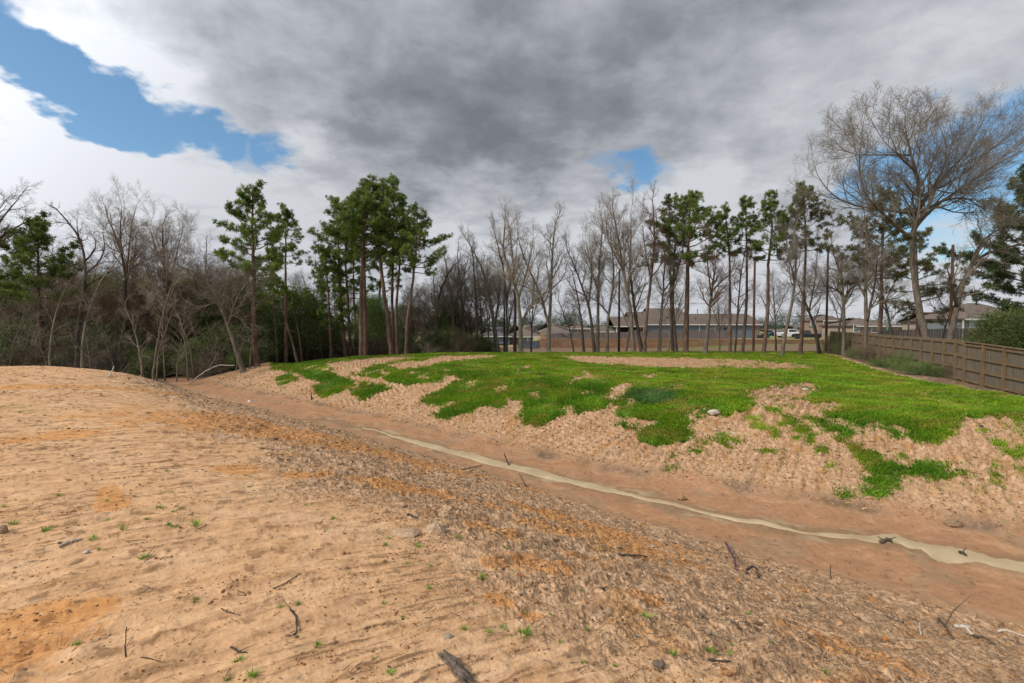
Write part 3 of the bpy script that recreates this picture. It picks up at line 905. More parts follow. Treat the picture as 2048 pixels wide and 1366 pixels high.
def build_clods():
    rng = np.random.RandomState(9)
    N = 150000
    D = np.exp(rng.uniform(np.log(1.9), np.log(42), N))
    tx = rng.uniform(-1.15, 1.15, N)
    x, y = D * tx, D
    s = (x + y) / R2; t = (y - x) / R2
    toe = np.interp(t, TOE_T, TOE_S); sn = np.interp(t, [-10, 0, 3, 8, 17, 28, 35], [9.7, 9.2, 8.75, 8.45, 8.3, 7.5, 6.8])
    near = s < sn; rough = sstep(1.5, 2.9, s) * near
    bank = (s > toe + .1) & (t < 39)
    edge = np.interp(y, [-20, 16.3, 22, 25.2, 32.7, 43, 60], [3, 17.0, 18.3, 19.3, 22.9, 28.0, 38])
    bank &= (x < edge) & (y < 45)
    cl = fbm(x * 1.5, y * 1.5, 3, 90)
    p = np.where(near, 0.05 + 0.24 * sstep(0, .4, cl), 0) * (1 - rough) + rough * (0.10 + 0.34 * sstep(-.1, .45, cl)) + bank * (0.85 + .3 * cl)
    wet = (s >= sn) & (s <= toe + .1)
    a_ = x * .8 + y * .6; c_ = -x * .6 + y * .8; cw_ = c_ + 0.10 * fbm(a_ * .5, c_ * .5, 2, 31)
    p = p * np.where(near & (rough < .5), .4 + 2.0 * sstep(0, .35, fbm(a_ * 1.6, cw_ * 13, 4, 86, .65)), 1)
    p = np.where(wet, 0.008, p)
    keep = (rng.rand(N) < p) & ((t < 34) | bank)
    x, y = x[keep], y[keep]; n = len(x)
    rough = rough[keep]; bank = bank[keep]
    z = land(x, y, False)
    iv, iff = ico()
    sz = (0.0022 + 0.0011 * y) * np.exp(rng.normal(0, 0.55, n)) * np.where(bank, 0.85, np.where(rough > .5, 0.95, 0.6)) + 0.0015
    sz = np.minimum(sz, 0.045)
    jit = rng.uniform(0.6, 1.25, (n, 12, 1))
    sc = np.stack([rng.uniform(.7, 1.5, n), rng.uniform(.6, 1.2, n), rng.uniform(.4, .8, n)], -1)[:, None, :]
    v = iv[None] * jit * sc
    ra = rng.uniform(0, 2 * pi, n); cr, sr = np.cos(ra)[:, None], np.sin(ra)[:, None]
    vx = v[..., 0] * cr - v[..., 1] * sr; vy = v[..., 0] * sr + v[..., 1] * cr
    v = np.stack([vx, vy, v[..., 2]], -1) * sz[:, None, None]
    v += np.column_stack([x, y, z + sz * 0.2])[:, None, :]
    f = (iff[None] + (np.arange(n) * 12)[:, None, None]).reshape(-1, 3)
    pal = np.array([(0.28, 0.15, 0.07), (0.42, 0.25, 0.13), (0.17, 0.10, 0.055), (0.32, 0.13, 0.035), (0.09, 0.07, 0.06), (0.45, 0.36, 0.27), (0.22, 0.14, 0.085)])
    wts = np.array([.25, .30, .13, .12, .03, .03, .14])
    k = rng.choice(7, n, p=wts)
    k = np.where(bank & (rng.rand(n) < .5), 1, k)
    c = pal[k] * rng.uniform(.8, 1.2, n)[:, None]
    cc = np.repeat(c[:, None, :], 12, 1).reshape(-1, 3)
    o = mesh_obj('soil_clods', v.reshape(-1, 3), {3: f}, M['clod'], colors=cc)
    tag(o, 'loose crumbs of earth and small stones strewn over both banks', 'clods', kind='stuff')
    # straw, rootlets and twigs
    N = 42000
    D = np.exp(rng.uniform(np.log(2.0), np.log(30), N)); tx = rng.uniform(-1.1, 1.12, N)
    x, y = D * tx, D
    s = (x + y) / R2; t = (y - x) / R2
    toe = np.interp(t, TOE_T, TOE_S); sn = np.interp(t, [-10, 0, 3, 8, 17, 28, 35], [9.7, 9.2, 8.75, 8.45, 8.3, 7.5, 6.8])
    cl = fbm(x * 1.1, y * 1.1, 3, 93)
    p = np.where(s < sn, 0.03 + sstep(1.5, 2.8, s) * (0.30 + .6 * sstep(0, .4, cl)), np.where(s > toe + .1, 0.22, 0.01))
    keep = (rng.rand(N) < p) & (t < 33)
    x, y = x[keep], y[keep]; n = len(x)
    ln = (0.02 + 0.006 * y) * np.exp(rng.normal(0, .5, n)); w = 0.0011 + 0.00028 * y
    a = rng.uniform(0, 2 * pi, n)
    x2, y2 = x + np.cos(a) * ln, y + np.sin(a) * ln
    z1 = land(x, y, False) + rng.uniform(0, .01, n); z2 = land(x2, y2, False) + rng.uniform(0, .022, n)
    nx, ny = -np.sin(a) * w, np.cos(a) * w
    v = np.empty((n, 6, 3))
    for e, (xx, yy, zz_) in enumerate(((x, y, z1), (x2, y2, z2))):
        v[:, e * 3] = np.column_stack([xx + nx, yy + ny, zz_]); v[:, e * 3 + 1] = np.column_stack([xx - nx, yy - ny, zz_]); v[:, e * 3 + 2] = np.column_stack([xx, yy, zz_ + w * 1.6])
    i = (np.arange(n) * 6)[:, None]
    q = np.concatenate([i + np.array([[0, 1, 4, 3]]), i + np.array([[1, 2, 5, 4]]), i + np.array([[2, 0, 3, 5]])])
    tr = np.concatenate([i + np.array([[0, 2, 1]]), i + np.array([[3, 4, 5]])])
    pal = np.array([(0.16, 0.11, 0.075), (0.40, 0.32, 0.22), (0.09, 0.07, 0.055), (0.26, 0.17, 0.10)])
    c = pal[rng.choice(4, n, p=[.35, .2, .2, .25])]
    o = mesh_obj('dry_straw', v.reshape(-1, 3), {4: q, 3: tr}, M['clod'], colors=np.repeat(c[:, None, :], 6, 1).reshape(-1, 3))
    tag(o, 'dry rootlets and bits of straw littering the eroded slope', 'straw', kind='stuff')
    print('clods/straw ok')


build_clods()


# ------------------------------------------------------------------ tube / mesh builder
class TB:
    def __init__(s):
        s.v = []; s.q = []; s.t = []; s.n = 0
    def add(s, v, q=None, t=None):
        v = np.asarray(v, float)
        if q is not None and len(q): s.q.append(np.asarray(q) + s.n)
        if t is not None and len(t): s.t.append(np.asarray(t) + s.n)
        s.v.append(v); s.n += len(v)
    def tube(s, P, R, k=6, cap=True, wob=0.0, rng=None):
        P = np.asarray(P, float); R = np.asarray(R, float); n = len(P)
        T = np.gradient(P, axis=0); T /= np.maximum(np.linalg.norm(T, axis=1, keepdims=True), 1e-9)
        ref = np.array([0.31, 0.95, 0.05]) if abs(T[0, 2]) > 0.6 else np.array([0.05, 0.1, 1.0])
        U = np.cross(T, ref); U /= np.maximum(np.linalg.norm(U, axis=1, keepdims=True), 1e-9)
        V = np.cross(T, U)
        a = np.arange(k) * 2 * pi / k
        rr = R[:, None]
        if wob and rng is not None:
            rr = rr * (1 + wob * rng.randn(n, k))
        ring = P[:, None] + (np.cos(a)[None, :, None] * U[:, None] + np.sin(a)[None, :, None] * V[:, None]) * (rr[..., None] if rr.ndim == 2 and rr.shape[1] == k else R[:, None, None])
        v = ring.reshape(-1, 3)
        i = np.arange(n - 1)[:, None] * k; j = np.arange(k)[None]; j2 = (j + 1) % k
        q = np.stack([i + j, i + j2, i + k + j2, i + k + j], -1).reshape(-1, 4)
        t = None
        if cap:
            v = np.vstack([v, P[-1:] + T[-1:] * R[-1] * .5, P[:1]])
            c = n * k; b0 = (n - 1) * k
            t = [(b0 + a_, b0 + (a_ + 1) % k, c) for a_ in range(k)] + [((a_ + 1) % k, a_, c + 1) for a_ in range(k)]
        s.add(v, q, t)
    def box(s, x0, x1, y0, y1, z0, z1):
        v = [(x0, y0, z0), (x1, y0, z0), (x1, y1, z0), (x0, y1, z0), (x0, y0, z1), (x1, y0, z1), (x1, y1, z1), (x0, y1, z1)]
        s.add(v, [(0, 3, 2, 1), (4, 5, 6, 7), (0, 1, 5, 4), (1, 2, 6, 5), (2, 3, 7, 6), (3, 0, 4, 7)])
    def obox(s, o, ux, L, W, z0, z1, off=0.0):
        """box along unit vector ux (2d) from o, length L, thickness W centred at off"""
        ux = np.asarray(ux); n = np.array([-ux[1], ux[0]])
        c = [o + n * (off - W / 2), o + ux * L + n * (off - W / 2), o + ux * L + n * (off + W / 2), o + n * (off + W / 2)]
        z0 = np.broadcast_to(z0, 2); z1 = np.broadcast_to(z1, 2)
        zz = [z0[0], z0[1], z0[1], z0[0]]; zt = [z1[0], z1[1], z1[1], z1[0]]
        v = [(*c[i], zz[i]) for i in range(4)] + [(*c[i], zt[i]) for i in range(4)]
        s.add(v, [(0, 3, 2, 1), (4, 5, 6, 7), (0, 1, 5, 4), (1, 2, 6, 5), (2, 3, 7, 6), (3, 0, 4, 7)])
    def build(s, name, mat, parent=None, smooth=False, off=None):
        v = np.vstack(s.v)
        if off is not None: v = v - np.asarray(off)
        f = {}
        if s.t: f[3] = np.vstack(s.t)
        if s.q: f[4] = np.vstack(s.q)
        return mesh_obj(name, v, f, mat, parent, smooth)


def rot_to(d, roll=0.0):
    d = np.asarray(d, float); d = d / np.linalg.norm(d)
    a = np.array([1.0, 0, 0]) if abs(d[0]) < 0.8 else np.array([0, 1.0, 0])
    u = np.cross(a, d); u /= np.linalg.norm(u); v = np.cross(d, u)
    u2 = cos(roll) * u + sin(roll) * v; v2 = -sin(roll) * u + cos(roll) * v
    return np.stack([u2, v2, d], 1)


def spray_proto(seed, nside=7, ntw=5, upb=0.25):
    """a fan of bare twigs, unit long, growing along +z"""
    rng = np.random.RandomState(seed)
    tb = TB()
    def piece(p, d, L, r, k=3, seg=3):
        P = [p]; q = p.copy(); dd = d.copy()
        for i in range(seg):
            dd = dd + rng.normal(0, 0.16, 3); dd /= np.linalg.norm(dd)
            q = q + dd * L / seg; P.append(q.copy())
        R = np.linspace(r, r * 0.35, seg + 1)
        tb.tube(P, R, k, cap=False)
        return np.array(P), dd
    P, _ = piece(np.zeros(3), np.array([0, 0, 1.0]), 1.0, 0.0100, 3, 4)
    for i in range(nside):
        u = 0.12 + 0.8 * i / nside + rng.uniform(0, .08)
        k = u * 4; b_ = P[int(k)] * (1 - k % 1) + P[min(int(k) + 1, 4)] * (k % 1)
        az = i * 2.4 + rng.uniform(-.5, .5); el = rng.uniform(0.5, 0.95)
        d = np.array([cos(az) * sin(el), sin(az) * sin(el), cos(el)])
        L = rng.uniform(.35, .6) * (1.1 - .5 * u)
        Q, _ = piece(b_, d, L, 0.0056, 3, 3)
        for j in range(ntw):
            w = 0.25 + 0.75 * j / ntw; kk = w * 3
            c = Q[int(kk)] * (1 - kk % 1) + Q[min(int(kk) + 1, 3)] * (kk % 1)
            e = d + rng.normal(0, .55, 3); e /= np.linalg.norm(e)
            piece(c, e, rng.uniform(.14, .32), 0.0038, 3, 2)
    return np.vstack(tb.v), np.vstack(tb.q)


SPRAYS = [spray_proto(100 + i) for i in range(8)]


def tuft_proto(seed, n=30):
    """a bunch of long pine needles, unit long"""
    rng = np.random.RandomState(seed)
    d = rng.normal(0, 1, (n, 3)); d[:, 2] = d[:, 2] * .8 + .55; d /= np.linalg.norm(d, axis=1, keepdims=True)
    L = rng.uniform(.6, 1, (n, 1))
    w = np.cross(d, rng.normal(0, 1, (n, 3))); w /= np.linalg.norm(w, axis=1, keepdims=True); w *= 0.05
    base = d * 0.05
    v = np.stack([base - w * .6, base + w * .6, d * L * .6 + w, d * L, d * L * .6 - w], 1).reshape(-1, 3)
    i = np.arange(n)[:, None] * 5
    t = np.concatenate([i + [[0, 1, 2]], i + [[0, 2, 4]], i + [[4, 2, 3]]])
    return v, t


TUFTS = [tuft_proto(i) for i in range(6)]


def leafclump_proto(seed, n=110, size=0.085, flat=0.8):
    rng = np.random.RandomState(seed)
    p = rng.normal(0, 1, (n, 3)); p /= np.linalg.norm(p, axis=1, keepdims=True); p *= rng.uniform(.25, 1, (n, 1)) ** .5
    p[:, 2] *= flat
    a = rng.normal(0, 1, (n, 3)); a /= np.linalg.norm(a, axis=1, keepdims=True)
    b_ = np.cross(a, rng.normal(0, 1, (n, 3))); b_ /= np.linalg.norm(b_, axis=1, keepdims=True)
    sz = rng.uniform(.6, 1.3, (n, 1)) * size
    v = np.stack([p - a * sz, p + b_ * sz * .5, p + a * sz, p - b_ * sz * .5], 1).reshape(-1, 3)
    q = np.arange(n)[:, None] * 4 + [[0, 1, 2, 3]]
    return v, q


CLUMPS = [leafclump_proto(i) for i in range(6)]
CLUMPS_S = [leafclump_proto(20 + i, 150, 0.06, .9) for i in range(4)]


class Tree:
    def __init__(s, seed, up=0.10, wander=0.16):
        s.rng = np.random.RandomState(seed); s.trunk = TB(); s.limb = TB(); s.leaf = TB(); s.up = up; s.w = wander
        s.spray_scale = 1.0; s.nspray = 3; s.leafmode = None; s.leafp = 1.0
    def poly(s, P, r0, r1, k=8, target=None, wob=.05, pw=1.0):
        """a smooth tube through points, densified"""
        P = np.asarray(P, float); n = len(P)
        L = np.concatenate([[0], np.cumsum(np.linalg.norm(np.diff(P, axis=0), axis=1))])
        m = max(6, int(L[-1] / 0.45))
        u = np.linspace(0, L[-1], m)
        Q = np.stack([np.interp(u, L, P[:, i]) for i in range(3)], 1)
        for _ in range(3):
            Q[1:-1] = 0.25 * Q[:-2] + .5 * Q[1:-1] + .25 * Q[2:]
        Q[1:-1] += s.rng.normal(0, .012, (m - 2, 3)) * min(1, L[-1] / 4)
        R = r0 + (r1 - r0) * (u / L[-1]) ** pw
        (target or s.trunk).tube(Q, R, k, True, wob, s.rng)
        return Q, R
    def spray(s, p, d, L):
        r = s.rng
        v, q = SPRAYS[r.randint(len(SPRAYS))]
        Rm = rot_to(d, r.uniform(0, 6.28))
        s.limb.add((v * L) @ Rm.T + p, q)
        if s.leafmode is not None and r.rand() < s.leafp:
            s.clump(p + d / np.linalg.norm(d) * L * r.uniform(.4, .8), L * r.uniform(.3, .5))
    def clump(s, p, sc, lib=None):
        r = s.rng; lib = lib or CLUMPS
        v, q = lib[r.randint(len(lib))]
        s.leaf.add((v * sc) @ rot_to([0, 0, 1], r.uniform(0, 6.28)).T + p, q)
    def grow(s, p, d, L, r0, lev):
        r = s.rng
        seg = 5 if L > .8 else 4
        P = [np.array(p)]; d = np.array(d, float); d /= np.linalg.norm(d)
        for i in range(seg):
            d = d + r.normal(0, s.w, 3) + np.array([0, 0, s.up]); d /= np.linalg.norm(d)
            P.append(P[-1] + d * L / seg)
        P = np.array(P); R = np.linspace(r0, r0 * .35, seg + 1)
        s.limb.tube(P, R, 5 if r0 > .03 else 4, False)
        T = np.gradient(P, axis=0)
        if lev > 0:
            n = 4 + (L > 2.0) + r.randint(2)
            for i in range(n):
                u = (0.22 + 0.74 * (i + r.rand() * .6) / n) * seg
                k = min(int(u), seg - 1); f = u - k
                b_ = P[k] * (1 - f) + P[k + 1] * f; td = T[k] / np.linalg.norm(T[k])
                el = r.uniform(.45, .95); az = r.uniform(0, 6.28)
                dd = rot_to(td) @ np.array([cos(az) * sin(el), sin(az) * sin(el), cos(el)])
                s.grow(b_, dd, L * r.uniform(.42, .66) * (1.12 - .4 * u / seg), R[k] * .62, lev - 1)
            s.spray(P[-1], d, L * .35 * s.spray_scale)
        else:
            for i in range(s.nspray):
                u = (0.15 + .85 * i / s.nspray) * seg; k = min(int(u), seg - 1); f = u - k
                b_ = P[k] * (1 - f) + P[k + 1] * f; td = T[k] / np.linalg.norm(T[k])
                el = r.uniform(.3, .85); az = r.uniform(0, 6.28)
                dd = rot_to(td) @ np.array([cos(az) * sin(el), sin(az) * sin(el), cos(el)])
                s.spray(b_, dd, L * r.uniform(.5, .85) * s.spray_scale)
            s.spray(P[-1], d, L * .6 * s.spray_scale)
    def pinelimb(s, p, d, L, r0, dens=1.0, ts=0.30):
        r = s.rng; seg = 5
        P = [np.array(p)]; d = np.array(d, float); d /= np.linalg.norm(d)
        for i in range(seg):
            d = d + r.normal(0, .13, 3) + np.array([0, 0, 0.09]); d /= np.linalg.norm(d)
            P.append(P[-1] + d * L / seg)
        P = np.array(P); R = np.linspace(r0, r0 * .25, seg + 1)
        s.limb.tube(P, R, 5, False)
        n = max(3, int(L * 3.5 * dens))
        for i in range(n):
            u = (0.35 + 0.65 * (i + r.rand()) / n) * seg; k = min(int(u), seg - 1); f = u - k
            b_ = P[k] * (1 - f) + P[k + 1] * f; td = P[k + 1] - P[k]; td /= np.linalg.norm(td)
            el = r.uniform(.4, 1.2); az = r.uniform(0, 6.28)
            dd = rot_to(td) @ np.array([cos(az) * sin(el), sin(az) * sin(el), cos(el)]); dd[2] = dd[2] * .6 + .15
            l2 = r.uniform(.25, .62) * min(1, .4 + L * .3)
            e = b_ + dd * l2
            s.limb.tube([b_, b_ + dd * l2 * .5 + [0, 0, .02], e], [r0 * .25, r0 * .2, r0 * .12], 3, False)
            for w in (.45, .8, 1.0):
                s.tuft(b_ + dd * l2 * w + r.normal(0, .10, 3), dd + [0, 0, .4] + r.normal(0, .4, 3), ts * r.uniform(.75, 1.2))
        s.tuft(P[-1], d + [0, 0, .3], ts * 1.1)
    def tuft(s, p, d, sc):
        v, t = TUFTS[s.rng.randint(len(TUFTS))]
        s.leaf.add((v * sc) @ rot_to(d, s.rng.uniform(0, 6.28)).T + p, None, t)
    def finish(s, name, label, cat, base, group, bark, twig, leaf=None, leafname='needles'):
        root = empty(name, base)
        tag(root, label, cat, group)
        if s.trunk.n: s.trunk.build('trunk', M[bark], root, True, base)
        if s.limb.n: s.limb.build('branches', M[twig], root, False, base)
        if s.leaf.n and leaf: s.leaf.build(leafname, M[leaf], root, False, base)
        return root


GR = 'bare winter trees'
GP = 'tall pines'


def stem_pts(poly, D, rng, slope=0.0, d0=0.0):
    """unproject a pixel polyline; depth drifts along it"""
    out = []
    n = len(poly)
    for i, (px, py) in enumerate(poly):
        dd = D + d0 + slope * i / max(n - 1, 1)
        out.append(at(px, py, dd))
    return np.array(out)


def gbase(px, D):
    x = (px - 1024.0) / F * D * (cos(PITCH) + 0.0)
    z = float(H(x, D))
    return np.array([x, D, z - 0.08])


def bare_tree(name, label, D, stems, w, crown=2.6, seed=1, nl=9, f0=0.35, bark='grey_bark', twig='twig', group=GR, up=0.10, lev=1,
              leaf=None, leafp=0.5, wander=.16, spray=1.0, nspray=3, cat='tree'):
    """stems: pixel polylines; the first starts at the ground; w: trunk width in photo px"""
    T = Tree(seed, up, wander); T.spray_scale = spray; T.nspray = nspray
    if leaf: T.leafmode = 1; T.leafp = leafp
    r0 = w / 2.0 / F * D
    base = gbase(stems[0][0][0], D)
    lens = []
    for si, st in enumerate(stems):
        P = stem_pts(st, D, T.rng, 0 if si == 0 else T.rng.uniform(-2.2, 2.2))
        if si == 0:
            P[0] = base
            P = np.vstack([P[:1], P[:1] * .93 + P[1:2] * .07, P[1:]])
            Q, R = T.poly(P, r0 * 1.0, r0 * .28, 9, T.trunk)
            # root flare
            T.trunk.tube([base - [0, 0, .05], base + (Q[1] - base) * .5, Q[1]], [r0 * 1.7, r0 * 1.15, r0 * .95], 9, False)
        else:
            # begin at the nearest point of the first stem
            d2 = np.linalg.norm(Q0 - P[0], axis=1); k = int(np.argmin(d2[: len(Q0)])); rs = min(R0[k] * .85, r0 * .8)
            P[0] = Q0[k]
            Q, R = T.poly(P, rs, rs * .22, 7, T.trunk)
        if si == 0: Q0, R0 = Q, R
        f_start = f0 if si == 0 else 0.18
        L = np.linalg.norm(Q[-1] - Q[0])
        n = nl if si == 0 else max(4, int(nl * .8))
        Tn = np.gradient(Q, axis=0)
        for i in range(n):
            u = f_start + (1 - f_start) * ((i + T.rng.rand() * .8) / n)
            k = min(int(u * (len(Q) - 1)), len(Q) - 1)
            td = Tn[k] / np.linalg.norm(Tn[k])
            el = T.rng.uniform(.5, 1.0); az = i * 2.4 + T.rng.uniform(-.4, .4)
            d = rot_to(td) @ np.array([cos(az) * sin(el), sin(az) * sin(el), cos(el)])
            T.grow(Q[k], d, crown * T.rng.uniform(.6, 1.2) * (1.15 - .55 * (u - f_start) / (1 - f_start)), min(R[k] * .62, .09), lev)
        T.grow(Q[-1], Tn[-1], crown * .75, R[-1], lev)
    return T.finish(name, label, cat, base, group, bark, twig, leaf, 'dead_leaves' if leaf == 'brown_leaf' else 'leaves')


def pine_tree(label, D, stem, w, ctop, cbot, cw, seed=1, n=34, dens=1.0, leaf='needles', skirt=0, name='pine_tree', group=GP, ts=.30, lean_c=0.0, bark='pine_bark', twig='dark_twig'):
    """stem pixel polyline from ground up to ctop; crown from cbot to ctop (pixel rows), half width cw in px"""
    T = Tree(seed, 0.05, .12)
    r0 = w / 2.0 / F * D
    base = gbase(stem[0][0], D)
    P = stem_pts(stem, D, T.rng); P[0] = base
    Q, R = T.poly(P, r0, r0 * .22, 9, T.trunk, pw=1.25)
    T.trunk.tube([base - [0, 0, .05], base + (Q[1] - base) * .5, Q[1]], [r0 * 1.5, r0 * 1.1, r0 * .97], 9, False)
    zt = Q[-1, 2]; zb = at(stem[-1][0], cbot, D)[2]
    W = cw / F * D
    for i in range(n):
        u = (i + T.rng.uniform(-.3, .3)) / n
        u = min(max(u, 0), 1)
        z = zb + (zt - zb) * u
        k = int(np.argmin(np.abs(Q[:, 2] - z)))
        az = i * 2.4 + T.rng.uniform(-.5, .5)
        prof = (0.62 + 0.38 * sin(pi * min(u * 1.35 + .1, 1))) * (1 - .68 * max(0, u - .45) / .55) if not skirt else (0.75 + .25 * sin(pi * u)) * (1 - .6 * max(0, u - .4) / .6)
        el = -0.12 + 0.95 * u + T.rng.uniform(-.18, .18)
        L = W * prof * T.rng.uniform(.7, 1.3)
        d = np.array([cos(az) * cos(el) + lean_c, sin(az) * cos(el), sin(el)])
        T.pinelimb(Q[k], d, max(L, .4), min(R[k] * .5, .07), dens, ts)
    for _ in range(5):
        T.tuft(Q[-1] + T.rng.normal(0, .12, 3), [0, 0, 1], ts)
    # dead stubs under the crown
    for i in range(7):
        z = zb - T.rng.uniform(.1, 3.2); k = int(np.argmin(np.abs(Q[:, 2] - z))); az = T.rng.uniform(0, 6.28)
        e = Q[k] + np.array([cos(az), sin(az), T.rng.uniform(-.3, .3)]) * T.rng.uniform(.3, 1.2)
        T.limb.tube([Q[k], (Q[k] + e) / 2 + [0, 0, .05], e], [.02, .014, .006], 4, False)
    return T.finish(name, label, 'pine tree', base, group, bark, twig, leaf)


def leafy_tree(name, label, base, h, w, seed, leaf, group, cat='tree', bark='dark_bark', twig='dark_twig', n=70, low=0.12, trunk_r=.09, csc=.55, lib=None):
    """broadleaf evergreen: bushy crown nearly to the ground; centred on base"""
    T = Tree(seed, .06, .14)
    base = np.array(base, float)
    top = base + [T.rng.uniform(-.3, .3), T.rng.uniform(-.3, .3), h * .93]
    Q, R = T.poly([base, base + (top - base) * .3 + T.rng.normal(0, .12, 3), base + (top - base) * .65 + T.rng.normal(0, .2, 3), top], trunk_r, trunk_r * .2, 7, T.trunk)
    for i in range(n):
        u = low + (1 - low) * (i + T.rng.rand()) / n
        k = min(int(u * (len(Q) - 1)), len(Q) - 1)
        az = i * 2.4 + T.rng.uniform(-.4, .4)
        prof = sin(pi * min(.12 + .80 * u, 1)) ** .6
        L = w * prof * T.rng.uniform(.45, 1.15)
        e = Q[k] + np.array([cos(az) * L, sin(az) * L, T.rng.uniform(-.1, .5) * w * .5])
        if i % 2 == 0:
            T.limb.tube([Q[k], (Q[k] + e) / 2 + [0, 0, .08 * L], e], [R[k] * .4 + .006, R[k] * .25 + .005, .005], 4, False)
        for w_ in (1.0, .62) if L > .5 else (1.0,):
            T.clump(Q[k] * (1 - w_) + e * w_ + T.rng.normal(0, .08, 3) * w, csc * T.rng.uniform(.65, 1.25), lib)
    return T.finish(name, label, cat, base, group, bark, twig, leaf, 'leaves')



# ------------------------------------------------------------------ trees, left to right across the picture
BT, PT = bare_tree, pine_tree
# --- wood on the left: the near edge
BT('bare_tree', 'huge old bare tree at the far left edge with crooked limbs reaching into view', 34, [[(-40, 740), (-38, 600), (-50, 470)], [(-45, 560), (-10, 480), (30, 455), (60, 440)],
   [(-42, 520), (0, 440), (35, 400)], [(-45, 520), (-20, 440), (5, 410)]], 20, 1.9, 11, 8, .5, 'grey_bark', 'dark_twig', up=.03, wander=.22)
PT('young green-topped pine near the left edge, with a rounded low crown', 36, [(84, 740), (78, 600), (76, 500), (74, 440)], 8, 436, 600, 70, 12, 48, 1.25)
BT('bare_tree', 'slender pale-barked tree leaning right in front of the rounded young pine', 31, [(92, 740), (103, 660), (118, 600), (140, 560)][:1] and [[(92, 740), (103, 660), (118, 600), (140, 560)]], 5, 1.8, 13, 6, .4, 'pale_bark', 'twig', up=.12)
BT('bare_tree', 'dark gnarled tree with few twisted limbs and an antler-like broken top', 35, [[(150, 742), (155, 660), (168, 590), (172, 520), (158, 470), (122, 428)], [(172, 545), (205, 520), (212, 490), (206, 470)],
   [(170, 520), (195, 500), (190, 478)], [(168, 580), (215, 545), (228, 540)], [(160, 480), (152, 450), (155, 440)]], 9, 1.3, 14, 6, .45, 'dark_bark', 'dark_twig', up=.04, wander=.3, nspray=2, spray=.8)
BT('bare_tree', 'thin grey tree standing close behind the dark gnarled tree', 33, [[(161, 742), (165, 680), (175, 630), (200, 560), (235, 520)]], 6, 2.0, 15, 8, .3, 'pale_bark', 'twig')
BT('bare_tree', 'tall grey bare tree with a wide domed crown, highest in the left wood', 38, [[(240, 750), (247, 640), (252, 560), (240, 490), (222, 450)], [(250, 570), (258, 500), (262, 450), (270, 425)], [(246, 520), (240, 470), (243, 420)],
   [(252, 550), (290, 520), (330, 505)]], 10, 2.35, 16, 12, .5, 'grey_bark', 'pale_twig', up=.14)
BT('bare_tree', 'tall bare tree with reddish trunk and rounded twiggy crown in the left wood', 37, [[(326, 768), (333, 680), (336, 600), (328, 520), (325, 460)], [(334, 580), (355, 500), (365, 460)], [(330, 540), (305, 480), (300, 455)]],
   8, 2.3, 17, 12, .5, 'dark_bark', 'pale_twig', up=.14)
BT('bare_tree', 'spreading oak hung with rusty dead leaves in the left wood', 41, [[(288, 750), (285, 660), (283, 600), (275, 560)], [(284, 640), (250, 600), (225, 590)], [(284, 625), (320, 590), (350, 575)], [(284, 600), (300, 560), (305, 535)]],
   12, 2.4, 18, 10, .4, 'dark_bark', 'dark_twig', up=.05, leaf='brown_leaf', leafp=.5, wander=.24)
BT('bare_tree', 'thin pale stem leaning left at the foot of the wood', 31, [[(284, 762), (280, 700), (268, 655), (252, 620)]], 4.5, 1.3, 19, 6, .35, 'pale_bark', 'pale_twig')
BT('bare_tree', 'thin pale stem leaning right at the foot of the wood', 31, [[(301, 765), (312, 700), (322, 650), (332, 600), (362, 530)]], 4.5, 1.3, 20, 6, .5, 'pale_bark', 'pale_twig')
BT('bare_tree', 'bare tree with trunk curving far to the left beside the lone pine', 34, [[(486, 762), (476, 710), (460, 660), (442, 610), (425, 570), (395, 545), (368, 535)], [(450, 635), (420, 570), (408, 520)], [(455, 650), (470, 600), (490, 570), (505, 560)]],
   10, 2.2, 21, 10, .5, 'grey_bark', 'twig', up=.06, wander=.2)
BT('dead_snag', 'broken dead stem pointing up above the shorter trees, without branches', 43, [[(412, 740), (411, 600), (413, 478)]], 4, .5, 22, 3, .8, 'dark_bark', 'dark_twig', spray=.4, nspray=1)
# --- pines in the middle left
PT('lone tall pine on the bare earth ramp, its crown stretching to the left', 35, [(513, 757), (508, 660), (508, 560), (505, 470), (505, 378)], 11, 378, 560, 70, 30, 38, .95, ts=.33)
PT('second tall pine just right of the lone one, with a small flat-topped crown', 41, [(570, 730), (572, 640), (571, 540), (572, 420)], 7, 420, 520, 40, 31, 26, 1.0)
PT('shorter shaggy pine with rust-coloured lower needles between two tall pines', 43, [(552, 735), (550, 640), (545, 560), (542, 500)], 6, 500, 620, 32, 32, 22, .9)
PT('leaning bare-stemmed young pine crossing behind the tall ones', 38, [(597, 722), (578, 660), (560, 600), (553, 560)], 5, 545, 590, 18, 33, 8, .8)
PT('thin dark pine pole at the plateau edge under the crowns', 44, [(604, 720), (597, 660), (585, 610), (574, 585)], 5, 575, 610, 18, 34, 8, .8)
leafy = leafy_tree
PT('broad dark young pine between the pine groups with foliage hanging low', 46, [(661, 715), (660, 640), (655, 560), (650, 505)], 6, 505, 660, 52, 35, 40, 1.2, skirt=1)
PT('pine at the left of the big clump with a crown of several tiers', 47, [(692, 715), (684, 640), (680, 560), (676, 480), (672, 400)], 8, 398, 560, 58, 36, 34, 1.15)
PT('straight pine with dark slim trunk second in the big clump', 49, [(701, 712), (697, 620), (690, 520), (700, 405)], 7, 402, 520, 48, 37, 28, 1.15)
PT('tallest pine of the big clump, its brown trunk third from the left', 43, [(722, 714), (722, 620), (725, 500), (738, 364)], 9.5, 364, 510, 56, 38, 38, 1.2, ts=.33)
PT('pine trunk standing close against the tallest pine of the clump', 44.5, [(731, 712), (730, 620), (728, 500), (716, 385)], 9, 384, 490, 50, 39, 30, 1.2)
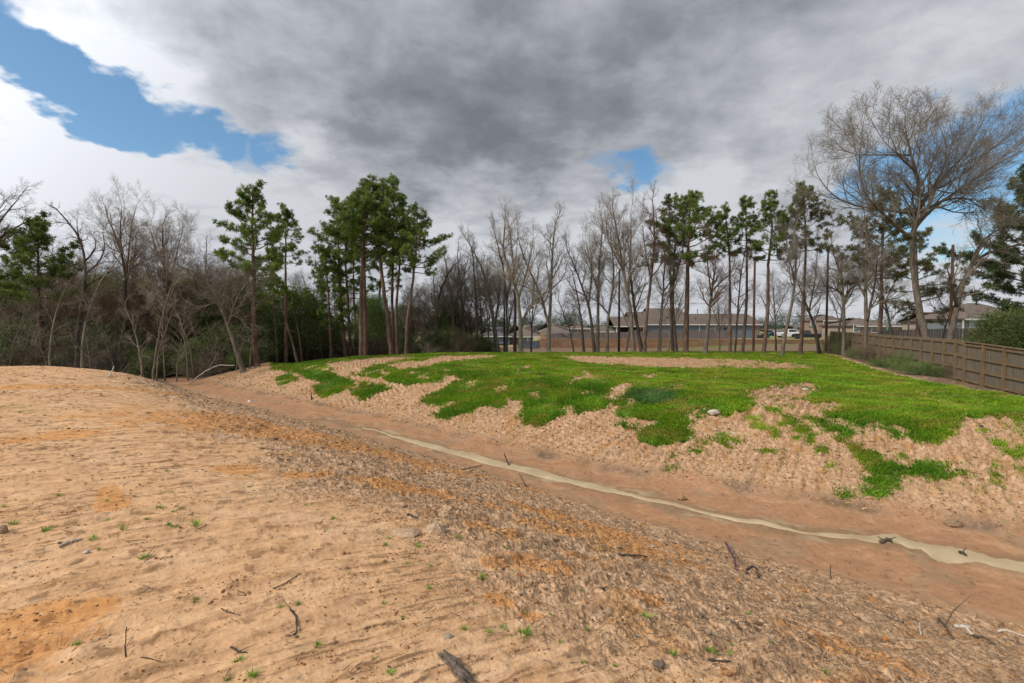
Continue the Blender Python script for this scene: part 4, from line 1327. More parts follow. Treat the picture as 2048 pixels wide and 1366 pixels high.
PT('pine with a noticeably leaning trunk in the right half of the clump', 43.5, [(784, 712), (773, 620), (760, 520), (752, 440), (770, 372)], 9.5, 368, 500, 55, 40, 34, 1.2)
PT('pine behind the leaning one with the highest rounded top on the right', 47, [(788, 709), (784, 620), (786, 500), (788, 362)], 7.5, 362, 500, 52, 41, 36, 1.2, ts=.33)
PT('slim reddish pine trunk third from the right in the clump', 46, [(795, 710), (792, 620), (800, 520), (800, 420)], 7, 415, 530, 46, 42, 28, 1.1)
PT('pine at the right end of the clump reaching toward the open sky', 43, [(811, 708), (815, 640), (826, 560), (832, 500), (835, 428)], 7.5, 428, 550, 64, 43, 34, 1.05, lean_c=.1)
PT('slender pine far back inside the clump', 53, [(760, 706), (758, 600), (770, 460)], 6, 455, 580, 45, 44, 26, 1.1)
PT('thin pine behind the left of the clump with mid-height foliage', 54, [(712, 706), (708, 600), (705, 470)], 6, 470, 600, 50, 45, 28, 1.1)
# --- middle: bare trees over the thicket
mid = [(868, 50, [[(868, 700), (872, 640), (880, 580), (900, 540)]], 'dark bare tree right of the pine clump with crooked limbs', 'dark_bark', 'dark_twig', 2.2),
       (905, 52, [[(905, 700), (906, 640), (900, 580), (892, 530)], [(905, 620), (925, 560), (935, 520)]], 'bare grey tree among thicket, forked low', 'grey_bark', 'twig', 2.3),
       (927, 53, [[(928, 700), (926, 620), (918, 560), (915, 510)]], 'slim bare tree among thicket with narrow crown', 'grey_bark', 'twig', 2.0),
       (952, 50, [[(955, 698), (952, 600), (948, 540), (945, 505)]], 'vine-wrapped tree with some green in its crown', 'dark_bark', 'twig', 2.2),
       (975, 49, [[(1000, 700), (988, 640), (975, 580), (962, 530), (940, 490)], [(990, 650), (1000, 580), (998, 540)]], 'bare tree leaning left from beside the dark poles', 'grey_bark', 'twig', 2.4)]
for i, (px, D, st, lab, bk, tw, cr) in enumerate(mid):
    BT('bare_tree', lab, D, st, 7, cr, 50 + i, 9, .4, bk, tw, up=.13, leaf='evergreen_mid' if i == 3 else None, leafp=.35)
BT('bare_tree', 'thin trunk left of the forked tree beside the dark pole', 48, [[(1013, 700), (1014, 620), (1008, 540), (990, 470)], [(1014, 600), (1030, 530), (1035, 480)]], 6, 2.2, 56, 9, .45, 'dark_bark', 'twig', up=.14)
BT('bare_tree', 'slim straight trunk immediately left of the forked tree', 48, [[(1029, 700), (1030, 620), (1028, 540), (1020, 460)]], 6, 2.1, 57, 9, .5, 'dark_bark', 'twig', up=.14)
BT('bare_tree', 'forked bare tree with one limb sweeping in a wide curve to the right', 45, [[(1042, 702), (1041, 650), (1036, 590), (1022, 550), (1005, 500), (1010, 450)], [(1043, 655), (1058, 610), (1085, 590), (1115, 570), (1130, 548)],
   [(1038, 600), (1055, 540), (1065, 490)]], 9.5, 2.5, 58, 10, .5, 'pale_bark', 'pale_twig', up=.12, wander=.2)
BT('bare_tree', 'V-shaped bare tree with two long straight stems from one foot', 46, [[(1098, 700), (1098, 660), (1102, 580), (1105, 500), (1110, 450)], [(1097, 655), (1085, 600), (1068, 560), (1045, 510), (1035, 470)]], 8.5, 2.4, 59, 10, .5, 'pale_bark', 'twig', up=.16)
BT('bare_tree', 'dark thin leaning trunk beside the V-shaped tree, with shaggy twigs', 46, [[(1168, 700), (1163, 640), (1155, 590), (1147, 560)]], 6, 1.5, 60, 7, .35, 'dark_bark', 'dark_twig', up=.02)
BT('bare_tree', 'slanting stem reaching far left in the twin group near the brick wall', 47, [[(1190, 700), (1180, 620), (1160, 560), (1135, 500)], [(1178, 610), (1185, 540), (1180, 490)]], 7, 2.3, 61, 9, .45, 'grey_bark', 'twig', up=.15)
BT('bare_tree', 'straight bare tree in the twin group near the brick wall', 46.5, [[(1196, 700), (1196, 620), (1198, 540), (1205, 450)], [(1197, 590), (1178, 520), (1172, 480)]], 7.5, 2.4, 62, 11, .45, 'grey_bark', 'pale_twig', up=.16)
BT('bare_tree', 'crooked bare tree with zigzag trunk left of the slim black pole', 46, [[(1215, 700), (1215, 640), (1224, 590), (1228, 540), (1222, 480)], [(1215, 625), (1195, 600), (1170, 590)]], 7, 2.2, 63, 9, .45, 'grey_bark', 'twig', up=.1, wander=.24)
BT('bare_tree', 'tall bare tree with dense fan crown over the slim black pole', 45, [[(1268, 702), (1262, 620), (1250, 560), (1240, 500), (1228, 430)], [(1258, 590), (1262, 500), (1262, 420)], [(1245, 540), (1215, 480), (1212, 440)]], 8, 2.6, 64, 13, .5, 'grey_bark', 'pale_twig', up=.18)
BT('bare_tree', 'dark leaning trunk crossing behind the dense fan-crowned tree', 47, [[(1285, 700), (1272, 640), (1262, 560), (1258, 500)]], 8.5, 2.0, 65, 8, .45, 'dark_bark', 'twig', up=.1)
BT('bare_tree', 'reddish bare tree leaning right with a burled, twiggy top', 44.5, [[(1289, 703), (1293, 630), (1302, 560), (1310, 480), (1306, 412)], [(1303, 560), (1290, 500), (1285, 450)]], 8, 2.2, 66, 12, .5, 'pine_bark', 'red_twig', up=.13)
BT('bare_tree', 'small bare tree with steep fork left of the twin dark trunks', 45, [[(1319, 702), (1322, 640), (1327, 575), (1330, 520)], [(1325, 585), (1345, 560), (1352, 520)]], 7, 1.9, 67, 9, .45, 'grey_bark', 'twig', up=.14)
PT('pine with a dull dark crown whose trunk is the left of a close pair', 47, [(1347, 702), (1342, 600), (1340, 500), (1338, 402)], 7, 402, 510, 44, 68, 29, 0.89, leaf='needles_dull')
BT('bare_tree', 'pale upright bare tree rising from the right of a close pair of trunks', 45.5, [[(1353, 703), (1346, 620), (1346, 560), (1352, 460)], [(1347, 575), (1362, 520), (1370, 470)]], 8, 2.0, 69, 10, .5, 'dark_bark', 'pale_twig', up=.18)
PT('stout pine with thick straight trunk and bright green ragged crown', 45, [(1372, 703), (1374, 620), (1376, 500), (1380, 392)], 11, 390, 530, 76, 70, 46, 0.89, ts=.33)
BT('bare_tree', 'bare tree leaning right with a trident of stems, between stout pine and slim pine', 44, [[(1411, 704), (1417, 640), (1424, 580), (1430, 540)], [(1423, 590), (1415, 530), (1412, 490)], [(1425, 580), (1450, 555), (1480, 530)]], 9, 2.1, 71, 9, .5, 'grey_bark', 'red_twig', up=.14)
PT('very slim pine with a tiny bright one-sided tuft of crown', 44, [(1461, 706), (1460, 600), (1459, 500), (1450, 420)], 6.5, 420, 500, 34, 72, 20, 1.05, lean_c=-.3)
BT('bare_tree', 'thin twiggy tree squeezed between two slim pines', 44.5, [[(1470, 706), (1476, 620), (1480, 560), (1490, 500)]], 5, 1.9, 73, 10, .35, 'grey_bark', 'red_twig', up=.1)
PT('slim wavy-trunked pine with a narrow crown left of the rusty brown pole', 44, [(1485, 706), (1493, 620), (1494, 500), (1490, 398)], 6.5, 398, 510, 39, 74, 27, 1.0)
PT('curved-trunk pine right of the rusty brown pole with layered crown', 43.5, [(1528, 707), (1536, 620), (1536, 530), (1545, 460), (1538, 392)], 8, 392, 520, 50, 75, 32, 0.95)
BT('bare_tree', 'bare tree leaning right with a broken spur on its trunk, by the turf edge', 40, [[(1564, 712), (1572, 660), (1585, 600), (1592, 540), (1590, 470)], [(1590, 560), (1575, 500), (1572, 460)]], 7.5, 2.1, 76, 10, .5, 'grey_bark', 'twig', up=.16)
PT('reddish-trunked pine with a brownish dull crown mixed with twigs', 42, [(1602, 710), (1606, 620), (1610, 540), (1612, 470), (1606, 378)], 7.5, 376, 500, 58, 77, 36, 0.95, leaf='needles_dull')
BT('bare_tree', 'bare tree curving left from the corner of the plank fence', 43, [[(1640, 706), (1630, 650), (1612, 610), (1598, 570)], [(1618, 620), (1630, 560), (1635, 500)]], 7.5, 2.2, 78, 10, .45, 'dark_bark', 'twig', up=.12)
BT('bare_tree', 'bare tree with outspread low limbs against the far part of the plank fence', 40, [[(1689, 705), (1688, 640), (1686, 580), (1680, 540), (1668, 510)], [(1687, 590), (1655, 568), (1625, 572)], [(1687, 600), (1705, 565), (1730, 570)]], 8, 2.2, 79, 10, .5, 'grey_bark', 'dark_twig', up=.12)
BT('bare_tree', 'twin-stemmed bare tree on the earth edge before the plank fence', 36, [[(1733, 725), (1732, 640), (1730, 560), (1735, 480), (1730, 440)], [(1735, 640), (1750, 570), (1755, 510)], [(1732, 600), (1712, 560), (1700, 545)]], 9, 2.2, 80, 11, .5, 'grey_bark', 'twig', up=.14)
PT('dull-green pine behind the twin-stemmed tree, dark trunk close to the fence', 37, [(1757, 712), (1762, 620), (1764, 520), (1768, 390)], 9, 388, 560, 81, 81, 46, 0.79, leaf='needles_dull')
PT('thinly needled pine behind the giant bare tree', 42, [(1838, 700), (1836, 600), (1830, 470), (1815, 420)], 8, 410, 640, 66, 82, 34, 0.73, leaf='needles_dull')
# the giant
BT('bare_tree', 'giant bare tree with the widest fan crown, leaning over the fence at right', 27.5,
   [[(1872, 745), (1855, 690), (1838, 620), (1826, 540), (1820, 480), (1832, 440), (1842, 400), (1836, 350), (1822, 310)],
    [(1822, 485), (1800, 460), (1770, 430), (1745, 410), (1727, 385), (1716, 340), (1722, 290)],
    [(1750, 415), (1700, 410), (1660, 390), (1635, 350)],
    [(1827, 462), (1850, 430), (1880, 405), (1930, 370), (1990, 330), (2050, 300)],
    [(1838, 425), (1860, 380), (1893, 335), (1898, 300), (1884, 262)],
    [(1845, 410), (1890, 350), (1935, 305), (1950, 270), (1972, 232)],
    [(1850, 425), (1890, 395), (1940, 390), (1970, 420)],
    [(1880, 400), (1920, 355), (1980, 300), (2040, 255)],
    [(1718, 350), (1690, 310), (1670, 280)],
    [(1833, 350), (1800, 320), (1780, 270)]],
   15, 2.5, 90, 13, .62, 'grey_bark', 'twig', up=.14, wander=.14, nspray=3, spray=1.0)
BT('bare_tree', 'big bare tree by the fence bend whose trunk swings to the right', 28, [[(1892, 742), (1896, 690), (1908, 640), (1925, 570), (1945, 520), (1990, 500), (2040, 490)], [(1940, 530), (1952, 490), (1990, 460), (2030, 440)], [(1915, 610), (1900, 560), (1895, 540)]],
   13, 1.7, 91, 8, .55, 'grey_bark', 'twig', up=.04, wander=.2, nspray=2)
# evergreens at the right edge, beyond the fence
PT('massive dark evergreen filling the right edge beyond the fence', 36, [(2085, 700), (2080, 600), (2075, 480), (2070, 360)], 20, 350, 640, 120, 92, 70, 1.1, skirt=1, ts=.36, leaf='needles_dark')


def along(px, D, dz=0.0):
    p = gbase(px, D); p[2] += dz
    return p


# --- thicket and wood behind, copies of a few kinds (each its own mesh tree)
PARK = (0.0, -60.0, -3.0)
rng = np.random.RandomState(77)
kinds = []
kinds.append(('evergreen_shrub', 'dark evergreen shrub in the thicket', 'shrub', 'evergreen shrubs in the thicket',
              [leafy('evergreen_shrub', 'x', (0, 0, 0), 3.4, 1.7, 200 + i, 'evergreen', 'evergreen shrubs in the thicket', 'shrub', n=70, csc=.62, trunk_r=.05) for i in range(3)]))
kinds.append(('evergreen_tree', 'dark broadleaf evergreen tree inside the wood', 'tree', 'evergreen trees inside the wood',
              [leafy('evergreen_tree', 'x', (0, 0, 0), 8.0, 2.6, 210 + i, 'evergreen', 'evergreen trees inside the wood', 'tree', n=110, low=.22, csc=.85, trunk_r=.12) for i in range(2)]))
kinds.append(('evergreen_tree', 'mid-green leafy tree among bare trunks', 'tree', 'mid-green trees inside the wood',
              [leafy('evergreen_tree', 'x', (0, 0, 0), 7.0, 2.3, 214, 'evergreen_mid', 'mid-green trees inside the wood', 'tree', n=90, low=.25, csc=.75, trunk_r=.1)]))


def proto_bare(seed, twig, leaf, h, name, bark='dark_bark', leafp=.4, up=.12, crown=2.3, label='x', grp='x', nst=2):
    T = Tree(seed, up, .17)
    if leaf: T.leafmode = 1; T.leafp = leafp
    base = np.array([0., 0, 0]); r = T.rng
    lean = r.normal(0, .09, 2)
    P = [base, np.array([lean[0] * h * .4, lean[1] * h * .4, h * .42]), np.array([lean[0] * h * 1.2, lean[1] * h * 1.1, h * .8])]
    Q, R = T.poly(P, .13, .05, 8, T.trunk); T.trunk.tube([base - [0, 0, .1], Q[1] * .5, Q[1]], [.2, .15, .125], 8, False)
    for k in range(nst):
        k0 = int(len(Q) * (.4 + .15 * k)); a = r.uniform(0, 6.28)
        e = Q[k0] + np.array([cos(a) * h * .2, sin(a) * h * .2, h * .38])
        Q2, R2 = T.poly([Q[k0], (Q[k0] + e) / 2 + [0, 0, .2], e], R[k0] * .7, .03, 7, T.trunk)
        for i in range(6):
            kk = int(len(Q2) * (.3 + .7 * i / 6)); az = i * 2.4
            T.grow(Q2[kk], [cos(az), sin(az), 1.0], crown * r.uniform(.6, 1), R2[kk] * .6, 1)
    for i in range(9):
        kk = min(int(len(Q) * (.35 + .65 * i / 9)), len(Q) - 1); az = i * 2.4
        T.grow(Q[kk], [cos(az), sin(az), .8], crown * r.uniform(.6, 1.05), R[kk] * .6, 1)
    T.grow(Q[-1], [0, 0, 1], crown * .8, R[-1], 1)
    return T.finish(name, label, 'tree', (0, 0, 0), grp, bark, twig, leaf, 'dead_leaves')


kinds.append(('bare_tree', 'bare grey-twigged tree deep in the wood', 'tree', 'bare trees deep in the wood',
              [proto_bare(220 + i, 'twig', None, 10.5, 'bare_tree', 'grey_bark', crown=2.4) for i in range(3)]))
kinds.append(('bare_tree', 'winter oak with rusty brown leaves', 'tree', 'rusty-leaved oaks in the wood',
              [proto_bare(230 + i, 'dark_twig', 'brown_leaf', 7.5, 'bare_tree', 'dark_bark', .45, .04, 2.2) for i in range(2)]))
kinds.append(('brush', 'tangle of bare grey-brown brush', 'brush', 'bare brush at the foot of the wood', []))


def brush(seed, h=2.2, n=26, twig='twig'):
    T = Tree(seed, .06, .2)
    for i in range(n):
        a = T.rng.uniform(0, 6.28); rr = T.rng.uniform(0, .8); el = T.rng.uniform(.2, 1.1)
        p = np.array([cos(a) * rr, sin(a) * rr, 0.0]); az = T.rng.uniform(0, 6.28)
        T.grow(p, [cos(az) * sin(el), sin(az) * sin(el), cos(el)], h * T.rng.uniform(.5, 1), .02, 0)
    root = empty('brush', (0, 0, 0))
    T.limb.build('branches', M[twig], root)
    return root


kinds[-1][4].extend([brush(240), brush(241, 2.6, 30, 'dark_twig'), brush(242, 1.7, 24, 'pale_twig')])
used = {}


REG = [(60, ' near the left picture edge'), (130, ' behind the rounded young pine'), (200, ' behind the dark gnarled tree'), (270, ' behind the domed-crown tree'),
       (350, ' behind the thin pale stems'), (430, ' around the trunk-curving tree'), (500, ' just left of the lone tall pine'), (600, ' behind the lone tall pine'),
       (690, ' left of the big pine clump'), (770, ' behind the big pine clump'), (840, ' under the right end of the pine clump'), (920, ' right of the pine clump'), (5000, ' left of the dark poles')]


def region(px):
    for a, t_ in REG:
        if px < a: return t_


def put(kind, v, x, y, sc, rz, z=None, label=None, group=None):
    name, lab, cat, grp, protos = kinds[kind]
    src = protos[v % len(protos)]
    if src.name not in used:
        used[src.name] = 1; o = src
    else:
        o = copy_tree(src)
    z = float(H(x, y)) - .08 if z is None else z
    if label is None: lab = lab + region(1024 + F * x / y)
    o.location = (x, y, z); o.scale = (sc, sc, sc * rng.uniform(.9, 1.12)); o.rotation_euler = (0, 0, rz)
    tag(o, label or lab, cat, group or grp)
    return o


def scatter(kind, n, px0, px1, D0, D1, s0, s1):
    for i in range(n):
        px = px0 + (px1 - px0) * (i + rng.rand()) / n
        D = rng.uniform(D0, D1)
        put(kind, rng.randint(9), (px - 1024) / F * D, D, rng.uniform(s0, s1), rng.uniform(0, 6.28))


scatter(1, 20, -120, 640, 44, 58, .8, 1.15)
scatter(1, 7, 560, 900, 53, 62, .6, .95)
scatter(2, 8, -60, 520, 42, 50, .7, 1.05)
scatter(2, 4, 560, 760, 50, 54, .7, .95)
scatter(2, 5, 370, 500, 43, 47, 1.05, 1.25)
scatter(2, 3, 150, 230, 44, 48, 1.1, 1.25)
scatter(3, 22, -100, 520, 40, 56, .75, 1.05)
scatter(3, 14, 820, 1010, 52, 62, .75, 1.05)
scatter(3, 7, 560, 830, 54, 60, .7, .9)
scatter(4, 14, -90, 470, 37, 48, .7, 1.1)
scatter(4, 5, 820, 960, 52, 58, .6, .8)
scatter(0, 40, -100, 500, 38, 44, .7, 1.25)
scatter(0, 24, 520, 1000, 48.5, 54, .55, .95)
scatter(5, 13, -60, 500, 35, 39, .7, 1.1)
scatter(0, 16, -60, 500, 36, 39, .5, .85)
scatter(5, 12, 530, 1000, 47.5, 50, .5, .9)


def sapling(seed):
    T = Tree(seed, .08, .16); T.nspray = 2; r = T.rng
    b_ = np.zeros(3); e = np.array([r.uniform(-1.3, 1.3), r.uniform(-1, 1), r.uniform(4, 6)])
    Q, R = T.poly([b_, e * [.3, .3, .45] + r.normal(0, .1, 3), e], .055, .018, 6, T.trunk)
    for i in range(8):
        k = min(int(len(Q) * (.3 + .7 * i / 8)), len(Q) - 1); az = r.uniform(0, 6.28)
        T.grow(Q[k], [cos(az), sin(az), .9], r.uniform(.7, 1.5), R[k] * .6, 0)
    return T.finish('sapling', 'x', 'sapling', (0, 0, 0), 'pale thin saplings at the wood edge', 'pale_bark', 'pale_twig')


kinds.append(('sapling', 'thin pale-stemmed sapling', 'sapling', 'pale thin saplings at the wood edge', [sapling(600 + i) for i in range(4)]))
scatter(6, 26, -40, 500, 33.5, 38, .6, 1.15)
scatter(6, 12, 540, 860, 46.8, 49, .5, .9)
back = [(1062, 56, .95, 'behind the forked tree'), (1120, 55, .9, 'right of the V-shaped tree'), (1150, 57, .85, 'behind the dark thin leaning trunk'), (1207, 56, .95, 'behind the crooked zigzag tree'),
        (1250, 58, 1.0, 'behind the slim black pole'), (1300, 55, .95, 'behind the reddish leaning tree'), (1335, 57, .9, 'behind the close pair of trunks'), (1392, 54, .85, 'right of the stout pine'),
        (1440, 55, .8, 'left of the one-sided slim pine'), (1500, 56, .85, 'beside the rusty brown pole'), (1553, 53, .85, 'right of the curved-trunk pine'), (1625, 52, .85, 'left of the fence corner pole'),
        (1672, 50, .85, 'at the far fence corner'), (1712, 48, .9, 'behind the twin-stemmed tree'), (1790, 44, .9, 'behind the middle of the plank fence'), (1815, 43, .75, 'left of the giant tree, beyond the fence'), (1880, 40, .6, 'beyond the fence right of the giant')]
for px, D, sc, w_ in back[::2]:
    put(3, rng.randint(9), (px - 1024) / F * D, D, sc, rng.uniform(0, 6.28), label='thin grey bare tree ' + w_, group='thin bare trees behind the front row')


# ------------------------------------------------------------------ plank fence on the right
M['plank'] = simple('weathered_planks', (0.128, 0.105, 0.076), 0.9, 0.35, 2.0, 0.5, 40, stretch=(6, 6, 0.7), rnd=0.0)
M['rail'] = simple('fence_timber', (0.15, 0.100, 0.052), 0.85, 0.25, 3.0, 0.4, 40, stretch=(1, 1, 1))
M['grey_plank'] = simple('grey_weathered_planks', (0.15, 0.125, 0.115), 0.92, 0.35, 0.9, 0.4, 30, stretch=(5, 5, 0.4))
M['dark_plank'] = simple('dark_grey_planks', (0.075, 0.065, 0.062), 0.92, 0.3, 0.9, 0.4, 30, stretch=(5, 5, 0.4))
FL = lambda D: (21.0 + 0.413 * (D - 22.6)) if D > 22.6 else (21.0 + 0.458 * (D - 22.6))


def fence_D(px):
    lo, hi = 8.0, 70.0
    for _ in range(50):
        m_ = (lo + hi) / 2
        if FL(m_) / m_ * F + 1024 > px: lo = m_
        else: hi = m_
    return lo


def build_fence():
    root = empty('plank_fence', (FL(30), 30, -2.7))
    tag(root, 'long brown picket fence with posts and rails on its near side, bending along the turf', 'fence')
    off = np.array([FL(30), 30, -2.7])
    pxs = [1662, 1667, 1673, 1680, 1688, 1697, 1706, 1716, 1727, 1738, 1749, 1761, 1772, 1788, 1806, 1824, 1844, 1867, 1890, 1914, 1932.5, 1970, 2013, 2066, 2132, 2215, 2320]
    Ds = [fence_D(p) for p in pxs]
    pts = [np.array([FL(D), D]) for D in Ds]
    rngf = np.random.RandomState(4)
    # heights of the top, from the photograph's skyline of the fence
    topy = lambda px: np.interp(px, [1655, 1700, 1745, 1765, 1767, 1840, 1915, 1919, 1970, 2048, 2320], [661, 663.5, 666, 667.5, 668.5, 672, 677.5, 681, 687, 697.5, 733])
    for i in range(len(pts) - 1):
        a, b_ = pts[i], pts[i + 1]
        L = np.linalg.norm(b_ - a); u = (b_ - a) / L
        za = at(pxs[i], topy(pxs[i] + .01), Ds[i])[2]; zb_ = at(pxs[i + 1], topy(pxs[i + 1] - .01), Ds[i + 1])[2]
        ga = float(H(*a)); gb = float(H(*b_))
        n = np.array([-u[1], u[0]])
        if n @ (-a) < 0: n = -n             # towards the camera
        t_ = TB()
        np_ = max(3, int(round(L / 0.15)))
        for k in range(np_):
            f0, f1 = (k + .04) / np_, (k + .96) / np_
            zt0 = za + (zb_ - za) * f0 - .09 + rngf.uniform(-.012, .012)
            zt1 = zt0 + (zb_ - za) * .9 / np_
            zg = ga + (gb - ga) * f0 - .05 + rngf.uniform(0, .03)
            p0 = a + u * L * f0 - n * .03
            w = L * (f1 - f0); c = w * .22; th = n * -.018
            prof = [(0, zg), (w, zg), (w, zt1), (w - c, zt1 + .045), (c, zt0 + .045), (0, zt0)]
            v = [(*(p0 + u * q[0]), q[1]) for q in prof] + [(*(p0 + u * q[0] + th), q[1]) for q in prof]
            tr = [(0, 1, 2), (0, 2, 5), (5, 2, 3), (5, 3, 4), (6, 8, 7), (6, 11, 8), (11, 9, 8), (11, 10, 9)]
            qd = [(j, j + 6, (j + 1) % 6 + 6, (j + 1) % 6) for j in range(6)]
            t_.add(v, qd, tr)
        t_.build('picket_panel', M['plank'], root, off=off)
        t_ = TB()
        for fr in (.93, .63, .34, .07):
            z0 = ga + (za - ga) * fr; z1 = gb + (zb_ - gb) * fr
            t_.obox(a + n * .012 + u * .05, u, L - .1, .05, (z0 - .07, z1 - .07), (z0 + .02, z1 + .02))
        r_ = t_.build('rails', M['rail'], root, off=off); r_['kind'] = ''
        del r_['kind']
        t_ = TB()
        t_.obox(a + n * .03 - u * .05, u, .10, .10, ga - .1, za - .06 if i != 19 else za)
        t_.build('post', M['rail'], root, off=off)
        # cap board
        if i >= 20:
            t_ = TB(); t_.obox(a + n * .005, u, L, .14, (za - .045, zb_ - .045), (za - .012, zb_ - .012)); t_.build('cap_board', M['rail'], root, off=off)


build_fence()


def plank_fence(name, label, x0, x1, y, z0a, z0b, z1a, z1b, mat, pw=.15, seed=0, y1=None, steps=None):
    """straight far fence along x"""
    r = np.random.RandomState(seed)
    root = empty(name, (x0, y, z0a)); tag(root, label, 'fence')
    off = np.array([x0, y, z0a]); y1 = y if y1 is None else y1
    nb = max(1, int(round(abs(x1 - x0) / 2.4)))
    for i in range(nb):
        t_ = TB(); m_ = 16
        for k in range(m_):
            f = (i + k / m_) / nb; g_ = (i + (k + .95) / m_) / nb
            xa, xb = x0 + (x1 - x0) * f, x0 + (x1 - x0) * g_; ya = y + (y1 - y) * f
            zt = z1a + (z1b - z1a) * f + r.uniform(-.03, .03); zb_ = z0a + (z0b - z0a) * f
            d = r.uniform(-.012, .012)
            t_.box(min(xa, xb), max(xa, xb), ya + d, ya + d + .02, zb_, zt)
        t_.build('picket_panel', mat, root, off=off)
        t_ = TB(); xa = x0 + (x1 - x0) * i / nb; ya = y + (y1 - y) * i / nb; t_.box(xa - .05, xa + .05, ya + .03, ya + .13, z0a - .2, z1a + (z1b - z1a) * i / nb - .1)
        t_.build('post', mat, root, off=off)
    return root


def X(px, D): return float(at(px, 683, D)[0])
def Z(py, D): return float(at(1024, py, D)[2])


# retaining wall of split-face blocks
M['block'] = mat_brick('retaining_blocks', (0.36, 0.205, 0.105), (0.25, 0.14, 0.075), (0.10, 0.065, 0.04), .46, .2, .022)
M['capstone'] = simple('capstone', (0.36, 0.235, 0.14), 0.9, 0.25, 2, .4, 12)


def build_wall():
    x0, x1, yw = X(1081, WALL_Y), X(1648, WALL_Y), WALL_Y
    root = empty('retaining_wall', ((x0 + x1) / 2, yw, -4)); off = np.array([(x0 + x1) / 2, yw, -4.])
    tag(root, 'long low retaining wall of tan split-face blocks behind the row of trees', 'wall')
    t_ = TB(); r = np.random.RandomState(2)
    zt = lambda px: Z(np.interp(px, [1081, 1480, 1648], [677.5, 678.0, 679.5]), yw)
    n = 42
    for i in range(n):
        a = x0 + (x1 - x0) * i / n; b_ = x0 + (x1 - x0) * (i + 1) / n
        t_.box(a + .003, b_ - .003, yw + r.uniform(-.02, .02), yw + 1.2, -5.2, zt(1081 + 567 * i / n) - .1)
    t_.build('block_courses', M['block'], root, off=off)
    t_ = TB()
    for i in range(n * 3):
        a = x0 + (x1 - x0) * i / n / 3; b_ = x0 + (x1 - x0) * (i + 1) / n / 3
        z_ = zt(1081 + 567 * i / n / 3)
        t_.box(a + .006, b_ - .006, yw - .05 + r.uniform(-.01, .01), yw + .4, z_ - .097, z_ + r.uniform(0, .01))
    t_.build('capstones', M['capstone'], root, off=off)


build_wall()
yf = WALL_Y + 1.2
plank_fence('board_fence', 'grey weathered board fence standing on top of the block retaining wall', X(1092, yf), X(1466, yf), yf, Z(679.5, yf), Z(679.5, yf), Z(667, yf), Z(660, yf), M['grey_plank'], seed=1)
plank_fence('board_fence', 'short fresh tan fence section at the left end of the block wall', X(1081, yf), X(1091, yf), yf + .4, Z(679, yf), Z(679, yf), Z(667, yf), Z(667, yf), M['capstone'], seed=2)
plank_fence('board_fence', 'low dark bluish fence before the house left of the block wall', X(1035, 90), X(1080, 90), 90, Z(700, 90), Z(700, 90), Z(683, 90), Z(681, 90), simple('bluish_planks', (0.07, 0.085, 0.11), 0.8, 0.3, 1.0), seed=3)
plank_fence('board_fence', 'dark grey board fence in front of the grey house on the right', X(1757, 53), X(1962, 51), 53, Z(690, 53), Z(690, 51), Z(660.5, 53), Z(655.5, 51), M['dark_plank'], seed=5, y1=51)

# ------------------------------------------------------------------ houses
M['shingle'] = mat_shingle('brown_shingles', (0.115, 0.085, 0.066))
M['shingle_dark'] = mat_shingle('dark_shingles', (0.075, 0.072, 0.078))
M['shingle_warm'] = mat_shingle('tan_shingles', (0.13, 0.098, 0.076))
M['siding_blue'] = mat_siding('blue_grey_siding', (0.115, 0.145, 0.175))
M['siding_grey'] = mat_siding('grey_siding', (0.125, 0.145, 0.15))
M['siding_tan'] = mat_siding('tan_siding', (0.26, 0.21, 0.155))
M['brick'] = mat_brick('house_brick', (0.26, 0.17, 0.125), (0.20, 0.13, 0.10), (0.3, 0.27, 0.23), .22, .08, .01)
M['trim'] = simple('white_trim', (0.62, 0.60, 0.56), 0.6, 0.06, 2)
M['glass'] = simple('window_glass', (0.10, 0.15, 0.15), 0.12, 0.2, 1, spec=.6)
M['dark'] = simple('shaded_interior', (0.03, 0.028, 0.026), 0.8, 0.2, 1)
M['metal'] = simple('galvanised_pipe', (0.30, 0.31, 0.32), 0.45, 0.1, 2, metal=.6)


def roof(root, name, x0, x1, y0, y1, ze, zr, hipL=0.0, hipR=0.0, mat='shingle', over=.45, off=None, fascia=True):
    """ridge along x; hipL/hipR 0 = gable, else run of the hip as a share of the half span"""
    X0, X1, Y0, Y1 = x0 - over, x1 + over, y0 - over, y1 + over
    ym = (Y0 + Y1) / 2; hs = (Y1 - Y0) / 2
    ra, rb = X0 + hs * hipL, X1 - hs * hipR
    th = .14
    t_ = TB()
    v = [(X0, Y0, ze), (X1, Y0, ze), (X1, Y1, ze), (X0, Y1, ze), (ra, ym, zr), (rb, ym, zr)]
    vb = [(a, b_, c - th) for a, b_, c in v]
    t_.add(v + vb, [(0, 1, 5, 4), (2, 3, 4, 5), (6, 10, 11, 7), (8, 11, 10, 9), (0, 6, 7, 1), (2, 8, 9, 3)], [(1, 2, 5), (3, 0, 4), (7, 11, 8), (9, 10, 6)])
    if hipL == 0: pass
    o = t_.build(name, M[mat], root, off=off)
    if fascia:
        t_ = TB(); t_.box(X0, X1, Y0 - .03, Y0 - .002, ze - th - .07, ze - .01); t_.box(X0, X1, Y1 + .002, Y1 + .03, ze - th - .07, ze - .01)
        f_ = t_.build('eave_board', M['trim'], o if False else root, off=off)
    return o


def gable_fill(root, x, y0, y1, ze, zr, mat, off, th=.12):
    t_ = TB(); ym = (y0 + y1) / 2
    v = [(x - th / 2, y0, ze), (x - th / 2, y1, ze), (x - th / 2, ym, zr), (x + th / 2, y0, ze), (x + th / 2, y1, ze), (x + th / 2, ym, zr)]
    t_.add(v, [(0, 3, 4, 1), (1, 4, 5, 2), (2, 5, 3, 0)], [(0, 1, 2), (3, 5, 4)])
    t_.build('gable', mat, root, off=off)


